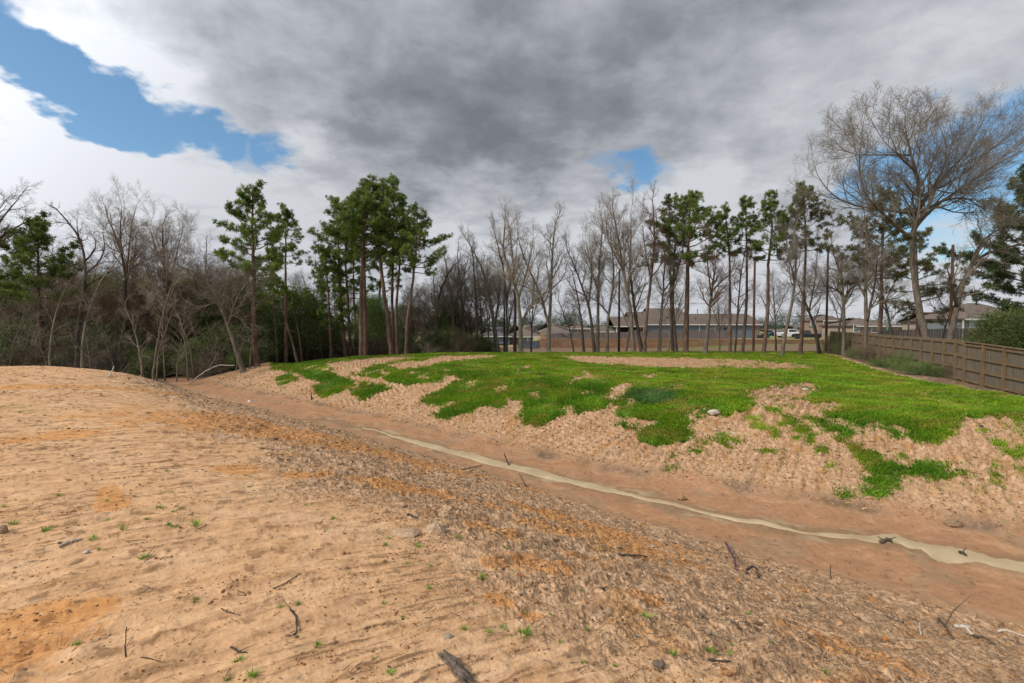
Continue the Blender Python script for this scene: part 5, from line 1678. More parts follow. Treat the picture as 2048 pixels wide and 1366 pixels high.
def wallbox(root, name, x0, x1, y0, y1, z0, z1, mat, off):
    t_ = TB(); t_.box(x0, x1, y0, y1, z0, z1); return t_.build(name, M[mat], root, off=off)


def window(root, xc, y, zc, w, h, off, name='window', face=-1):
    t_ = TB(); fr = .09
    for (a, b_, c, d) in ((-w / 2 - fr, w / 2 + fr, h / 2, h / 2 + fr), (-w / 2 - fr, w / 2 + fr, -h / 2 - fr, -h / 2), (-w / 2 - fr, -w / 2, -h / 2, h / 2), (w / 2, w / 2 + fr, -h / 2, h / 2), (-w / 2, w / 2, -.03, .03)):
        t_.box(xc + a, xc + b_, y - .07, y - .004, zc + c, zc + d)
    o = t_.build(name, M['trim'], root, off=off)
    t_ = TB(); t_.box(xc - w / 2, xc + w / 2, y - .035, y - .006, zc - h / 2, zc + h / 2)
    g = t_.build('pane', M['glass'], o, off=off)
    return o


def vent(root, x, y, z0, z1, off, r=.07):
    t_ = TB(); t_.tube([(x, y, z0), (x, y, z1)], [r, r], 8); t_.tube([(x, y, z1), (x, y, z1 + .12)], [r * 2, r * 2], 8)
    t_.build('roof_vent', M['dark'], root, off=off)


def main_house():
    y0 = 105.0; off = np.array([X(1400, y0), y0, -2.9])
    root = empty('grey_blue_house', off); tag(root, 'long blue-grey house with stepped brown shingle roofs behind the board fence', 'house')
    ze = Z(648.5, y0); zg = -3.2
    wallbox(root, 'wall', X(1291, y0), X(1508, y0), y0, y0 + 11, zg, ze, 'siding_blue', off)
    wallbox(root, 'brick_corner', X(1508, y0) + .003, X(1519, y0), y0 + .02, y0 + 11, zg, ze, 'brick', off)
    gable_fill(root, X(1519, y0) - .1, y0, y0 + 11, ze, Z(629, y0 + 5.5), M['siding_blue'], off)
    roof(root, 'roof', X(1290, y0), X(1519, y0), y0, y0 + 11, ze, Z(627.5, y0 + 5.5), 0, .10, off=off)
    roof(root, 'upper_roof', X(1297, y0 + 3), X(1372, y0 + 3), y0 + 2.2, y0 + 12, Z(643, y0 + 2), Z(622.5, y0 + 7), 0, .0, off=off, fascia=False)
    roof(root, 'ridge_roof', X(1372, y0 + 3), X(1406, y0 + 3), y0 + 2.4, y0 + 12, Z(643, y0 + 2), Z(622.5, y0 + 7), 0, 1.2, off=off, fascia=False, over=.2)
    roof(root, 'rear_roof', X(1297, y0 + 9), X(1361, y0 + 9), y0 + 7, y0 + 15, Z(630, y0 + 8), Z(616.5, y0 + 11), 0, 0, off=off, fascia=False)
    roof(root, 'rear_roof', X(1262, y0 + 5), X(1297, y0 + 5), y0 + 3, y0 + 13, Z(640, y0 + 5), Z(624, y0 + 8), 0, 0, off=off, fascia=False)
    # porch on the left
    roof(root, 'porch_roof', X(1230, y0), X(1288, y0), y0 - .6, y0 + 9, Z(652, y0), Z(633.5, y0 + 4), 0, 0, off=off)
    gable_fill(root, X(1229, y0) + .1, y0, y0 + 9, Z(652, y0), Z(634.5, y0 + 4), M['siding_tan'], off)
    wallbox(root, 'porch_back_wall', X(1236, y0), X(1290, y0), y0 + 3.5, y0 + 3.7, zg, Z(652, y0), 'dark', off)
    for p in (1233, 1262, 1287):
        t_ = TB(); x = X(p, y0); t_.box(x - .14, x + .14, y0 - .2, y0 + .08, zg, Z(652.5, y0)); t_.build('porch_post', M['trim'], root, off=off)
    window(root, X(1424, y0), y0, Z(656.5, y0), 1.15, 1.5, off)
    t_ = TB(); x = X(1398.5, y0); t_.box(x - .06, x + .06, y0 - .1, y0 - .005, zg, ze - .1); t_.build('downspout', M['trim'], root, off=off)
    for p, q in ((1333, 630), (1385, 637), (1389, 621), (1347, 643), (1378, 641)):
        vent(root, X(p, y0 + 4), y0 + 2.5, Z(q + 6, y0 + 3), Z(q, y0 + 3), off)
    t_ = TB(); x = X(1450, y0); t_.box(x - .2, x + .2, y0 - .15, y0 - .005, Z(660, y0), Z(656, y0)); t_.build('meter_box', M['dark'], root, off=off)
    t_ = TB(); x = X(1516, y0); t_.box(x - .5, x + .5, y0 - 1.2, y0 - .5, -2.95, -2.2); t_.build('air_conditioner', M['dark'], root, off=off)


main_house()


def simple_house(label, px0, px1, D, depth, py_e, py_r, wallm, roofm, hipL=1, hipR=1, zg=None, wins=(), vents=(), name='house', door=None, chim=None):
    x0, x1 = X(px0, D), X(px1, D)
    if px0 > 1500 and name == 'house': x0 = X(px0, D + depth)
    if px1 < 1024: x1 = X(px1, D + depth)
    ze, zr = Z(py_e, D), Z(py_r, D + depth / 2)
    off = np.array([(x0 + x1) / 2, D, zg if zg is not None else float(H((x0 + x1) / 2, D))])
    zb_ = off[2] - .3
    root = empty(name, off); tag(root, label, 'house')
    wallbox(root, 'wall', x0 + .3, x1 - .3, D, D + depth, zb_, ze, wallm, off)
    roof(root, 'roof', x0 + .3, x1 - .3, D, D + depth, ze, zr, hipL, hipR, roofm, off=off)
    for w in wins: window(root, X(w[0], D), D, Z(w[1], D), w[2], w[3], off)
    for p, q0, q1 in vents: vent(root, X(p, D + depth * .3), D + depth * .3, Z(q0, D + depth * .3), Z(q1, D + depth * .3), off, .09)
    if not hipL: gable_fill(root, x0 + .35, D, D + depth, ze, zr - .15, M[wallm], off)
    if not hipR: gable_fill(root, x1 - .35, D, D + depth, ze, zr - .15, M[wallm], off)
    return root, off


# the grey house at the right
r_, o_ = simple_house('grey-sided house with broad hipped brown roof rising over the fence at right', 1924, 2080, 60, 7, 637, 606, 'siding_grey', 'shingle_warm', 1.0, 1.2, -2.4,
                      wins=[(1970, 647.5, .75, .85)], vents=[(1981, 630, 623)], name='grey_house')
vent(r_, X(1950, 63), 63, Z(613, 63), Z(602, 63), o_, .09)
t_ = TB(); x = X(1944, 60); t_.box(x - .42, x + .42, 59.93, 59.996, -2.4, Z(641, 60)); d_ = t_.build('door', M['trim'], r_, off=o_)
t_ = TB(); t_.box(x - .28, x + .28, 59.9, 59.927, Z(655, 60), Z(643, 60)); t_.build('pane', simple('bluish_glass', (.25, .32, .42), .2, .1, 1, spec=.6), d_, off=o_)
t_ = TB(); x = X(1925, 60); t_.box(x - .07, x + .07, 59.9, 59.99, -2.4, Z(638, 60)); t_.build('corner_board', M['trim'], r_, off=o_)
simple_house('lower brown-roofed wing house just left of the grey-sided house', 1800, 1915, 70, 8, 642, 624, 'siding_tan', 'shingle_warm', .8, .6, -2.5)
simple_house('long low tan house with wide brown roof seen over the fence between trunks', 1640, 1800, 88, 10, 651.5, 636, 'siding_tan', 'shingle_warm', .7, 1.1, -2.9, wins=[(1712, 657, .9, 1.2), (1748, 658, .9, 1.2)])
simple_house('tan gabled house behind the black pickup with a brown roof', 1597, 1690, 122, 10, 641, 629, 'brick', 'shingle', .7, .6, -2.9, wins=[(1625, 647, 1, 1.2), (1650, 647, 1, 1.2)])
simple_house('distant brown-roofed house down the street, left of the white pickup', 1534, 1572, 165, 14, 664, 658, 'brick', 'shingle', 1, 1, -3.3, wins=[(1550, 665, 1.2, 1.2)])
simple_house('distant two-storey roof down the street right of the white pickup', 1574, 1606, 190, 14, 657, 650, 'brick', 'shingle', 1, .5, -3.3, wins=[(1590, 659, 1.2, 1.4)])
# left of the block wall
simple_house('house with broad brown hipped roof just left of the retaining wall', 1010, 1086, 112, 14, 673, 650, 'brick', 'shingle_warm', .9, .9, -3.9, wins=[(1048, 680, 1.4, 1.4), (1064, 680, 1.8, 1.2)])
simple_house('brown-roofed house with steep peak over the grey board fence', 1073, 1150, 126, 15, 667, 646, 'siding_tan', 'shingle_warm', .8, .9, -3.3)
simple_house('low roof between the steep-peaked house and the cream porch', 1110, 1180, 150, 14, 660, 647, 'siding_tan', 'shingle', .8, .8, -3.2)
simple_house('cream-walled house with low roof above the grey board fence', 1130, 1182, 132, 10, 657, 648, 'siding_tan', 'shingle_warm', .9, .9, -3.2, wins=[(1150, 661, 1.2, 1)])
simple_house('dark brown roof left of the long blue-grey house', 1176, 1232, 140, 12, 663, 650, 'siding_tan', 'shingle', .9, .5, -3.2)
simple_house('dark slate-roofed house half hidden behind the thicket', 838, 905, 96, 14, 664, 641, 'siding_blue', 'shingle_dark', .8, .9, -3.8, wins=[(860, 672, 1.2, 1.2)])
simple_house('dark low roof peeking through the thin trunks left of the poles', 950, 1022, 104, 13, 672, 654, 'siding_blue', 'shingle_dark', .9, .9, -3.8)

# ------------------------------------------------------------------ poles, wires and signs
M['pole'] = mat_bark('pole_wood', (0.020, 0.014, 0.011), (0.055, 0.038, 0.028), 7)
M['pole_brown'] = mat_bark('rusty_pole_wood', (0.045, 0.022, 0.014), (0.12, 0.06, 0.038), 7)


def pole(label, px, pyt, D, w, mat='pole', fittings=False, py_b=None):
    b_ = gbase(px, D); t = at(px, pyt, D)
    root = empty('utility_pole', b_); tag(root, label, 'pole', 'bare wooden poles')
    r0 = w / 2 / F * D
    t_ = TB(); n = 14
    P = [b_ + (np.array([b_[0], D, t[2]]) - b_) * i / n for i in range(n + 1)]
    t_.tube(P, np.linspace(r0, r0 * .72, n + 1), 10, True)
    t_.build('shaft', M[mat], root, True, off=b_)
    if fittings:
        t_ = TB(); x = b_[0]
        for q in (.9, .82):
            z = b_[2] + (t[2] - b_[2]) * q
            t_.tube([(x, D - .02, z), (x + .28, D - .02, z + .02)], [.03, .03], 6); t_.tube([(x + .28, D - .02, z - .08), (x + .28, D - .02, z + .14)], [.055, .04], 8)
        t_.build('insulator', M['dark'], root, off=b_)
    return np.array([b_[0], D, t[2]])


pa = pole('slim black pole without crossarms, standing before the grey board fence', 1238, 541, 52, 5)
pb = pole('rusty brown pole between a slim pine and the curved-trunk pine', 1507.5, 513, 62, 5.2, 'pole_brown')
pc = pole('brown pole rising from the corner of the plank fence', 1653, 503, 46, 5, 'pole_brown')
pd = pole('brown pole with small side fittings behind the big leaning tree at right', 1901, 490, 33, 6.5, 'pole_brown', True)
pe = pole('dark pole left of the pair among the thin trunks', 1008.5, 560, 56, 4.2)
pf = pole('dark pole right of the pair, close to the forked tree', 1031.5, 598, 56, 4)


def wire(label, a, b_, sag):
    n = 24
    P = [a + (b_ - a) * i / n - np.array([0, 0, sag * 4 * (i / n) * (1 - i / n)]) for i in range(n + 1)]
    t_ = TB(); t_.tube(P, [.012] * (n + 1), 4, False)
    o = t_.build('wire', M['dark']); tag(o, label, 'wire', 'overhead wires')


wire('thin overhead wire from the right dark pole to the slim black pole', pf + [0, 0, -.2], pa + [0, 0, -3.2], .5)
wire('thin overhead wire from the slim black pole to the rusty brown pole', pa + [0, 0, -3.2], pb + [0, 0, -5.2], .6)
wire('thin overhead wire slanting up between the two brown poles', pb + [0, 0, -.6], pc + [0, 0, -.3], .5)


def signs():
    D = 47; b_ = gbase(1817, D); b_[2] = Z(690, D)
    root = empty('lamp_post', b_); tag(root, 'pale grey metal post standing behind the plank fence near the giant tree', 'post')
    t_ = TB(); t_.tube([b_, (b_[0], D, Z(609, D))], [.075, .06], 10); t_.build('shaft', M['metal'], root, True, b_)
    t_ = TB(); t_.tube([(b_[0], D, Z(609, D)), (b_[0], D, Z(606.5, D))], [.09, .05], 10); t_.build('cap', M['metal'], root, True, b_)
    D = 62; b_ = np.array([X(1773.5, D), D, Z(690, D)])
    root = empty('road_sign', b_); tag(root, 'back of a grey octagonal road sign with green street-name blades above the fence', 'road sign')
    t_ = TB(); t_.tube([b_, (b_[0], D, Z(644, D))], [.04, .04], 8); t_.build('post', M['metal'], root, True, b_)
    t_ = TB(); c = np.array([b_[0], D - .05, Z(648.5, D)])
    a = np.arange(8) * pi / 4 + pi / 8
    v = [(c[0] + .36 * cos(q), c[1] + k, c[2] + .36 * sin(q)) for k in (-.01, .01) for q in a]
    t_.add(v, [(i, (i + 1) % 8, (i + 1) % 8 + 8, i + 8) for i in range(8)] + [(0, 7, 6, 5), (0, 5, 4, 3), (8, 11, 12, 13), (8, 13, 14, 15)], [(0, 3, 2), (0, 2, 1), (8, 9, 10), (8, 10, 11)])
    t_.build('sign_plate', M['metal'], root, False, b_)
    t_ = TB(); t_.box(b_[0] - .45, b_[0] + .45, D - .02, D + .01, Z(659.5, D), Z(656.8, D)); t_.build('street_blade', simple('green_sign', (.01, .14, .09), .5, .1, 1), root, False, b_)
    D = 104; b_ = np.array([X(1622, D), D, -2.95])
    root = empty('street_sign', b_); tag(root, 'small green street-name sign on a thin post above the black pickup', 'street sign')
    t_ = TB(); t_.tube([b_, (b_[0], D, Z(652, D))], [.04, .04], 6); t_.build('post', M['metal'], root, True, b_)
    t_ = TB(); t_.box(b_[0] - .5, b_[0] + .5, D - .05, D - .01, Z(655, D), Z(652.5, D)); t_.build('street_blade', simple('green_blade', (.01, .14, .07), .5, .1, 1), root, False, b_)


signs()


# ------------------------------------------------------------------ vehicles and bins by the street
def paint(name, c): return simple(name, c, .3, .03, 1, spec=.5)


M['tyre'] = simple('tyre_rubber', (.02, .02, .02), .85, .1, 3)
M['rim'] = simple('rim_metal', (.35, .35, .36), .35, .05, 3, metal=.8)
M['lamp'] = simple('headlamp_glass', (.6, .6, .58), .2, .05, 2)
M['tail'] = simple('tail_lamp', (.35, .02, .02), .3, .05, 2)


def vehicle(name, label, cat, loc, rz, mat, kind):
    root = empty(name, loc, 0)
    L, W = (5.7, 2.0) if kind == 'pickup' else (4.6, 1.8)
    if kind == 'pickup':
        prof = [(-2.85, .55), (-2.85, 1.12), (-2.75, 1.25), (-.75, 1.25), (-.72, 1.28), (-.55, 1.86), (-.3, 1.92), (.85, 1.90), (1.35, 1.32), (1.5, 1.25), (2.6, 1.15), (2.82, .95), (2.85, .5), (2.3, .42), (-2.4, .42)]
        glass = [(-.52, 1.30), (-.42, 1.80), (.82, 1.82), (1.22, 1.34)]
    else:
        prof = [(-2.3, .45), (-2.3, .85), (-2.1, 1.0), (-1.5, 1.08), (-1.0, 1.42), (.3, 1.45), (1.0, 1.02), (1.9, .9), (2.25, .75), (2.3, .4), (1.9, .33), (-1.9, .33)]
        glass = [(-1.3, 1.05), (-.92, 1.37), (.25, 1.39), (.85, 1.04)]
    n = len(prof); t_ = TB()
    hw = W / 2
    def inset(z): return hw - (0.02 if z < 1.1 else 0.16 * min(1, (z - 1.1) / .6))
    v = [(x, -inset(z), z) for x, z in prof] + [(x, inset(z), z) for x, z in prof]
    import mathutils
    tess = mathutils.geometry.tessellate_polygon([[Vector((x, z, 0)) for x, z in prof]])
    tr = [tuple(t) for t in tess] + [tuple(n + q for q in reversed(t)) for t in tess]
    t_.add(v, [(i, (i + 1) % n, (i + 1) % n + n, i + n) for i in range(n)], tr)
    t_.build('body', mat, root)
    t_ = TB()
    for sg in (-1, 1):
        vv = [(x, sg * (inset(z) + .012), z) for x, z in glass] + [(x, sg * (inset(z) - .03), z) for x, z in glass]
        t_.add(vv, [(0, 1, 2, 3), (7, 6, 5, 4), (0, 4, 5, 1), (1, 5, 6, 2), (2, 6, 7, 3), (3, 7, 4, 0)])
    t_.build('side_windows', M['dark'], root)
    t_ = TB(); a, b_ = glass[2], glass[3]; w = hw - .2
    t_.add([(a[0] + .07, -w, a[1]), (a[0] + .07, w, a[1]), (b_[0] + .14, w, b_[1]), (b_[0] + .14, -w, b_[1]), (a[0], -w, a[1] - .03), (a[0], w, a[1] - .03), (b_[0] + .02, w, b_[1] - .03), (b_[0] + .02, -w, b_[1] - .03)],
           [(0, 1, 2, 3), (4, 7, 6, 5), (0, 4, 5, 1), (1, 5, 6, 2), (2, 6, 7, 3), (3, 7, 4, 0)])
    t_.build('windshield', M['dark'], root)
    wb = 1.75 if kind == 'pickup' else 1.4; wr = .40 if kind == 'pickup' else .33
    for sx in (-1, 1):
        for sy in (-1, 1):
            t_ = TB(); y = sy * (hw - .1); t_.tube([(sx * wb, y - .13, wr), (sx * wb, y + .13, wr)], [wr, wr], 18)
            wh = t_.build('wheel', M['tyre'], root)
            t_ = TB(); t_.tube([(sx * wb, y + sy * .132, wr), (sx * wb, y + sy * .145, wr)], [wr * .6, wr * .55], 14); t_.build('rim', M['rim'], wh)
    for sy in (-1, 1):
        t_ = TB(); t_.box(prof[-3][0] - .03 if kind != 'pickup' else 2.80, 2.87 if kind == 'pickup' else 2.31, sy * .78 - .12, sy * .78 + .12, .72, .9); t_.build('headlight', M['lamp'], root)
        xr = prof[0][0]; t_ = TB(); t_.box(xr - .02, xr + .04, sy * .84 - .07, sy * .84 + .07, .8, 1.05); t_.build('tail_light', M['tail'], root)
    root.rotation_euler = (0, 0, rz)
    tag(root, label, cat)
    return root


vehicle('pickup_truck', 'white pickup parked beyond the retaining wall', 'pickup', (X(1579, 107), 107, Z(675.5, 107)), radians(170 - 180), paint('white_paint', (.62, .62, .62)), 'pickup')
vehicle('pickup_truck', 'black pickup parked beyond the wall near the fence corner', 'pickup', (X(1614, 101), 101, Z(679.0, 101)), radians(150), paint('black_paint', (.012, .012, .014)), 'pickup')
vehicle('parked_car', 'dark blue car parked left of the white pickup', 'car', (X(1545, 128), 128, Z(674.5, 128)), radians(20), paint('dark_blue_paint', (.02, .03, .05)), 'car')
vehicle('parked_car', 'silver car parked behind the dark blue car', 'car', (X(1557, 150), 150, Z(671, 150)), radians(-10), paint('silver_paint', (.35, .36, .37)), 'car')


def bin_(label, px, D):
    x = X(px, D); z = Z(678, D)
    root = empty('wheelie_bin', (x, D, z)); tag(root, label, 'bin', 'green bins by the house corner')
    m_ = M.setdefault('bin_green', simple('green_bin', (.01, .13, .07), .5, .1, 2))
    t_ = TB(); v = [(-.25, -.25, .05), (.25, -.25, .05), (.25, .25, .05), (-.25, .25, .05), (-.32, -.34, 1.0), (.32, -.34, 1.0), (.32, .34, 1.0), (-.32, .34, 1.0)]
    t_.add(v, [(0, 3, 2, 1), (4, 5, 6, 7), (0, 1, 5, 4), (1, 2, 6, 5), (2, 3, 7, 6), (3, 0, 4, 7)]); t_.build('tub', m_, root)
    t_ = TB(); t_.box(-.35, .35, -.38, .38, 1.003, 1.08); t_.build('lid', m_, root)
    for s_ in (-1, 1):
        t_ = TB(); t_.tube([(s_ * .27, .3, .12), (s_ * .33, .3, .12)], [.12, .12], 10); t_.build('wheel', M['tyre'], root)


bin_('green bin touching the brick corner of the blue-grey house', 1526, 106)
bin_('green bin standing a little right of the other bin', 1535, 105)

# far woods along the horizon: one mass
def far_woods():
    T = Tree(900)
    r = T.rng
    lib = [leafclump_proto(300 + i, 70, 0.12, 1.1) for i in range(4)]
    for i in range(560):
        a = radians(r.uniform(-58, 58)); R_ = r.uniform(260, 420)
        h = r.uniform(5, 11) * (1.0 + .5 * pn(a * 14, 2.2))
        x, y = sin(a) * R_, cos(a) * R_
        for k in range(5):
            u = (k + .5) / 5
            T.clump(np.array([x + r.normal(0, 1.5), y + r.normal(0, 1.5), -3.5 + h * u]), r.uniform(2.2, 3.6) * (1.2 - .5 * u), lib)
    o = T.leaf.build('distant_woods', M['far_leaf']); tag(o, 'low hazy line of distant trees along the horizon', 'woods', kind='stuff')


far_woods()

# shrubs beside the fence
def fshrub(px, D, h, w, label, leaf='evergreen_mid', n=40, seed=0):
    b_ = gbase(px, D)
    leafy('evergreen_shrub', label, b_, h, w, seed, leaf, 'shrubs along the plank fence', 'shrub', n=n, csc=.32, trunk_r=.025, lib=CLUMPS_S)


fshrub(1800, 27.5, 1.15, .55, 'green leafy shrub against the plank fence left of the giant tree', seed=401)
fshrub(1783, 29, .6, .5, 'low green shrub left of the leafy shrub at the plank fence', seed=402)
fshrub(1848, 25.2, .6, .7, 'low scrubby evergreen around the giant tree trunk base, left side', seed=403)
fshrub(1885, 24.2, .45, .7, 'low scrub in front of the giant tree foot', 'evergreen', seed=404)
fshrub(1662, 44, 2.0, .9, 'dull green shrub at the far corner of the plank fence', 'evergreen', seed=405, n=60)
fshrub(1680, 41, 1.4, .9, 'shrub just right of the far fence corner', 'evergreen', seed=406)
fshrub(1718, 37, .9, .9, 'scrub beneath the far plank fence left of the twin stems', 'evergreen_mid', seed=407)
for px, D, sc in ((1735, 34.5, .35), (1700, 39, .4), (1770, 31, .3), (1862, 25.5, .35), (1900, 24.5, .42), (1915, 23.4, .3), (1668, 43, .45)):
    x = (px - 1024) / F * D
    put(5, rng.randint(3), x, D, sc, rng.uniform(0, 6), label='bare brush tangled against the plank fence, ' + {1735: 'right of the twin stems', 1700: 'left of the twin stems', 1770: 'beside the low green shrub', 1862: 'left of the giant trunk', 1900: 'at the fence bend', 1915: 'just right of the fence bend', 1668: 'at the far corner'}[px], group='bare brush along the plank fence')
leafy('juniper_shrub', 'big dark rounded evergreen bush beyond the fence at the right edge', along(2030, 34), 3.3, 2.6, 410, 'evergreen', 'bushes beyond the fence', 'bush', n=130, low=.05, csc=.7)
leafy('juniper_shrub', 'smaller dark evergreen bush left of the big one beyond the fence', along(1985, 37), 2.2, 1.7, 411, 'evergreen', 'bushes beyond the fence', 'bush', n=80, low=.05, csc=.6)


# ------------------------------------------------------------------ litter, sticks and tufts on the ground
def gp(px, py, lift=0.0):
    """real point on the relief seen at a pixel"""
    p = ground(px, py)
    return np.array([p[0], p[1], zland(p[0], p[1]) + lift])


M['deadwood'] = mat_bark('deadwood', (0.05, 0.038, 0.03), (0.22, 0.17, 0.13), 30)
M['dark_stick'] = simple('dark_stick', (0.055, 0.042, 0.035), 0.9, .3, 20, .5, 60)
M['pale_stick'] = simple('pale_stick', (0.36, 0.31, 0.25), 0.85, .2, 20, .4, 60)
M['white_cloth'] = simple('white_cloth', (0.46, 0.42, 0.36), 0.8, .12, 12, .3, 40)


def stick(name, label, pix, w, mat, lift=None, cat='stick', group=None, tw=(), k=7, rise=0.0):
    """pix: pixel path on the ground; w: width in photo px"""
    P = []
    n = len(pix)
    for i, q in enumerate(pix):
        p = gp(q[0], q[1]); r = w / 2 / F * p[1]
        p[2] += r * .8 + (q[2] if len(q) > 2 else 0)
        P.append(p)
    P = np.array(P); D = P[:, 1].mean(); r = w / 2 / F * D
    rr = np.random.RandomState(int(abs(pix[0][0]) * 7 + pix[0][1]))
    m_ = max(7, n * 4)
    u = np.linspace(0, n - 1, m_)
    Q = np.stack([np.interp(u, np.arange(n), P[:, i]) for i in range(3)], 1)
    Q[1:-1] = .25 * Q[:-2] + .5 * Q[1:-1] + .25 * Q[2:]
    Q += rr.normal(0, r * .25, Q.shape)
    t_ = TB(); t_.tube(Q, r * np.linspace(1.05, .6, m_) * rr.uniform(.85, 1.15, m_), k, True, .06, rr)
    for f, dx, dy, dz in tw:
        a = Q[int(f * (m_ - 1))]; L = np.linalg.norm(Q[-1] - Q[0])
        t_.tube([a, a + np.array([dx, dy, dz]) * L * .5, a + np.array([dx * 1.2, dy * .9, dz * 1.3]) * L], [r * .5, r * .35, r * .15], 5, True)
    base = Q[m_ // 2]
    o = t_.build(name, mat, None, True, base); o.location = tuple(base)
    tag(o, label, cat, group)
    return o


def driftwood():
    r = np.random.RandomState(31); t_ = TB()
    A, B = gp(880, 1308), gp(945, 1376)
    d = B - A; L = np.linalg.norm(d); d /= L; n = np.array([-d[1], d[0], 0])
    for i in range(15):
        o_ = r.uniform(-1, 1); u0, u1 = max(0, r.uniform(-.1, .35)), r.uniform(.65, 1.1)
        w = .022 * (1 - .45 * abs(o_))
        P = []
        for k in range(9):
            u = u0 + (u1 - u0) * k / 8
            P.append(A + d * L * u + n * (o_ * .030 * (.5 + u * .6) + .006 * sin(u * 7 + i)) + [0, 0, .016 * (1 - o_ * o_) + .004 * sin(u * 9 + i * 2) + .006])
        t_.tube(P, w * np.array([.25, .7, .95, 1, 1, .9, .8, .55, .2]) * .62 * r.uniform(.8, 1.1, 9), 6, True, .12, r)
    o = t_.build('driftwood', M['deadwood'], None, False, A); o.location = tuple(A)
    tag(o, 'splintered dark chunk of dead wood at the bottom edge', 'wood')


driftwood()
stick('pipe', 'pale grey rounded stick lying on the sand at left', [(118, 1099), (142, 1093), (166, 1088)], 6.5, M['pale_stick'], cat='stick', k=10)
stick('twig', 'dark crooked twig shaped like an L low in the middle-left', [(582, 1230), (592, 1245), (594, 1268), (586, 1276)], 4.5, M['dark_stick'], cat='twig', tw=((.2, -.3, .2, .2),))
stick('twig', 'thin upright dark twig near the large orange stain', [(252, 1312), (250, 1296, .03), (254, 1290, .09)], 3, M['dark_stick'], cat='twig', tw=((.4, .3, .1, .5),))
stick('twig', 'forked dark twig at the bottom left of the L-shaped one', [(462, 1298), (478, 1306), (494, 1315)], 4, M['dark_stick'], cat='twig', tw=((.5, .5, .3, .1),))
stick('twig', 'slender straight twig right of the sand ruts', [(546, 1182), (572, 1170), (602, 1156)], 2.2, M['dark_stick'], cat='twig', tw=((.6, .3, .5, .1),))
stick('twig', 'short curved brown twig above the L-shaped one', [(443, 1226), (455, 1232), (480, 1235)], 2.6, M['deadwood'], cat='twig')
stick('twig', 'short twig lying near the bottom left below the orange stain', [(283, 1327), (300, 1330), (322, 1333)], 2.6, M['dark_stick'], cat='twig')
stick('stick', 'dark bent stick on the slope at the bottom right', [(1418, 1320), (1438, 1328), (1462, 1338)], 6, M['dark_stick'])
stick('stick', 'short black stick just left of the cracked clay lump', [(816, 1033), (826, 1039), (836, 1044)], 5.5, M['dark_stick'])
stick('stick', 'brown stick lying along the rough slope left of the bed edge', [(1236, 1113), (1262, 1117), (1295, 1117)], 4.5, M['deadwood'])
stick('branch', 'brown forked branch among white strips at the lower right', [(1877, 1246, .02), (1890, 1262, .02), (1908, 1282)], 5, M['deadwood'], cat='branch', tw=((.5, .3, .2, .1),))
stick('stick', 'thin brown stick lying in rough soil at lower right', [(1745, 1228), (1770, 1240), (1795, 1252)], 3.5, M['deadwood'])
stick('stick', 'small black stick planted in the wet bed beside the stream', [(1018, 935), (1012, 930, .10), (1008, 926, .22)], 3.2, M['dark_stick'])
stick('stick', 'leaning black stick at the edge of the near slope by the bed', [(1052, 975), (1045, 970, .1), (1038, 966, .22)], 2.6, M['dark_stick'])
stick('stick', 'thin brown stick lying across the wet bed left of the black sticks', [(925, 941), (945, 938), (964, 934)], 2.5, M['deadwood'])
stick('stick', 'upright thin stake at the edge of the wet bed', [(1662, 1158), (1661, 1155, .06), (1660, 1152, .16)], 2.4, M['dark_stick'])
stick('stick', 'short dark stick near the far toe in the upstream channel', [(623, 801), (623, 800, .12), (622, 799, .3)], 3, M['dark_stick'])
stick('branch', 'pale curved fallen branch lying at the mouth of the wood', [(378, 772, .1), (405, 762, .5), (435, 760, 1.0), (470, 758, .9)], 2.6, M['pale_stick'], cat='branch', tw=((.5, .2, .1, .4),))
stick('stick', 'white broken stick poking up at the mound skyline', [(218, 756), (224, 752, .12), (229, 750, .28)], 2.4, M['pale_stick'])
stick('branch', 'black water-logged twig in the wide part of the stream', [(1918, 1112, .01), (1926, 1117, .05), (1932, 1119, .02)], 5, M['dark_stick'], cat='branch', tw=((.4, .5, .1, .5),))
stick('branch', 'tangled root lump beside the stream bend', [(1762, 1090), (1772, 1087, .04), (1784, 1089)], 7, M['deadwood'], cat='root', tw=((.3, -.4, .2, .25), (.6, .5, -.2, .2)))
M['striped'] = simple('purple_black_cable', (0.07, 0.03, 0.07), .5, .8, 60)
stick('cable', 'purple and black striped hose curving down the near slope', [(1452, 1096, .04), (1461, 1112, .05), (1468, 1128, .04), (1474, 1146, .01)], 5, M['striped'], cat='hose', k=9)
stick('cable', 'short black curved hose right of the striped one', [(1494, 1146, .02), (1504, 1145, .05), (1512, 1150, .05), (1517, 1160, .01)], 5, paint('black_rubber', (.012, .012, .016)), cat='hose', k=9)
stick('root', 'white hooked root arching over soil at the lower right', [(1842, 1271), (1838, 1262, .03), (1848, 1256, .04), (1868, 1260, .01)], 3, M['white_cloth'], cat='root')
stick('root', 'torn white strip with a dark tail at the lower right', [(1912, 1262, .02), (1930, 1268, .03), (1945, 1275, .02)], 8, M['white_cloth'], cat='root', tw=((.4, .3, -.1, .1), (.7, .3, .1, .05)))
stick('stick', 'dark splintered tail of wood behind the torn white strip', [(1946, 1276, .01), (1968, 1285, .02), (1992, 1296)], 6, M['deadwood'])
stick('root', 'long white root running off the right edge', [(1994, 1260, .01), (2015, 1264, .02), (2052, 1274, .02), (2090, 1282)], 4.5, M['white_cloth'], cat='root')


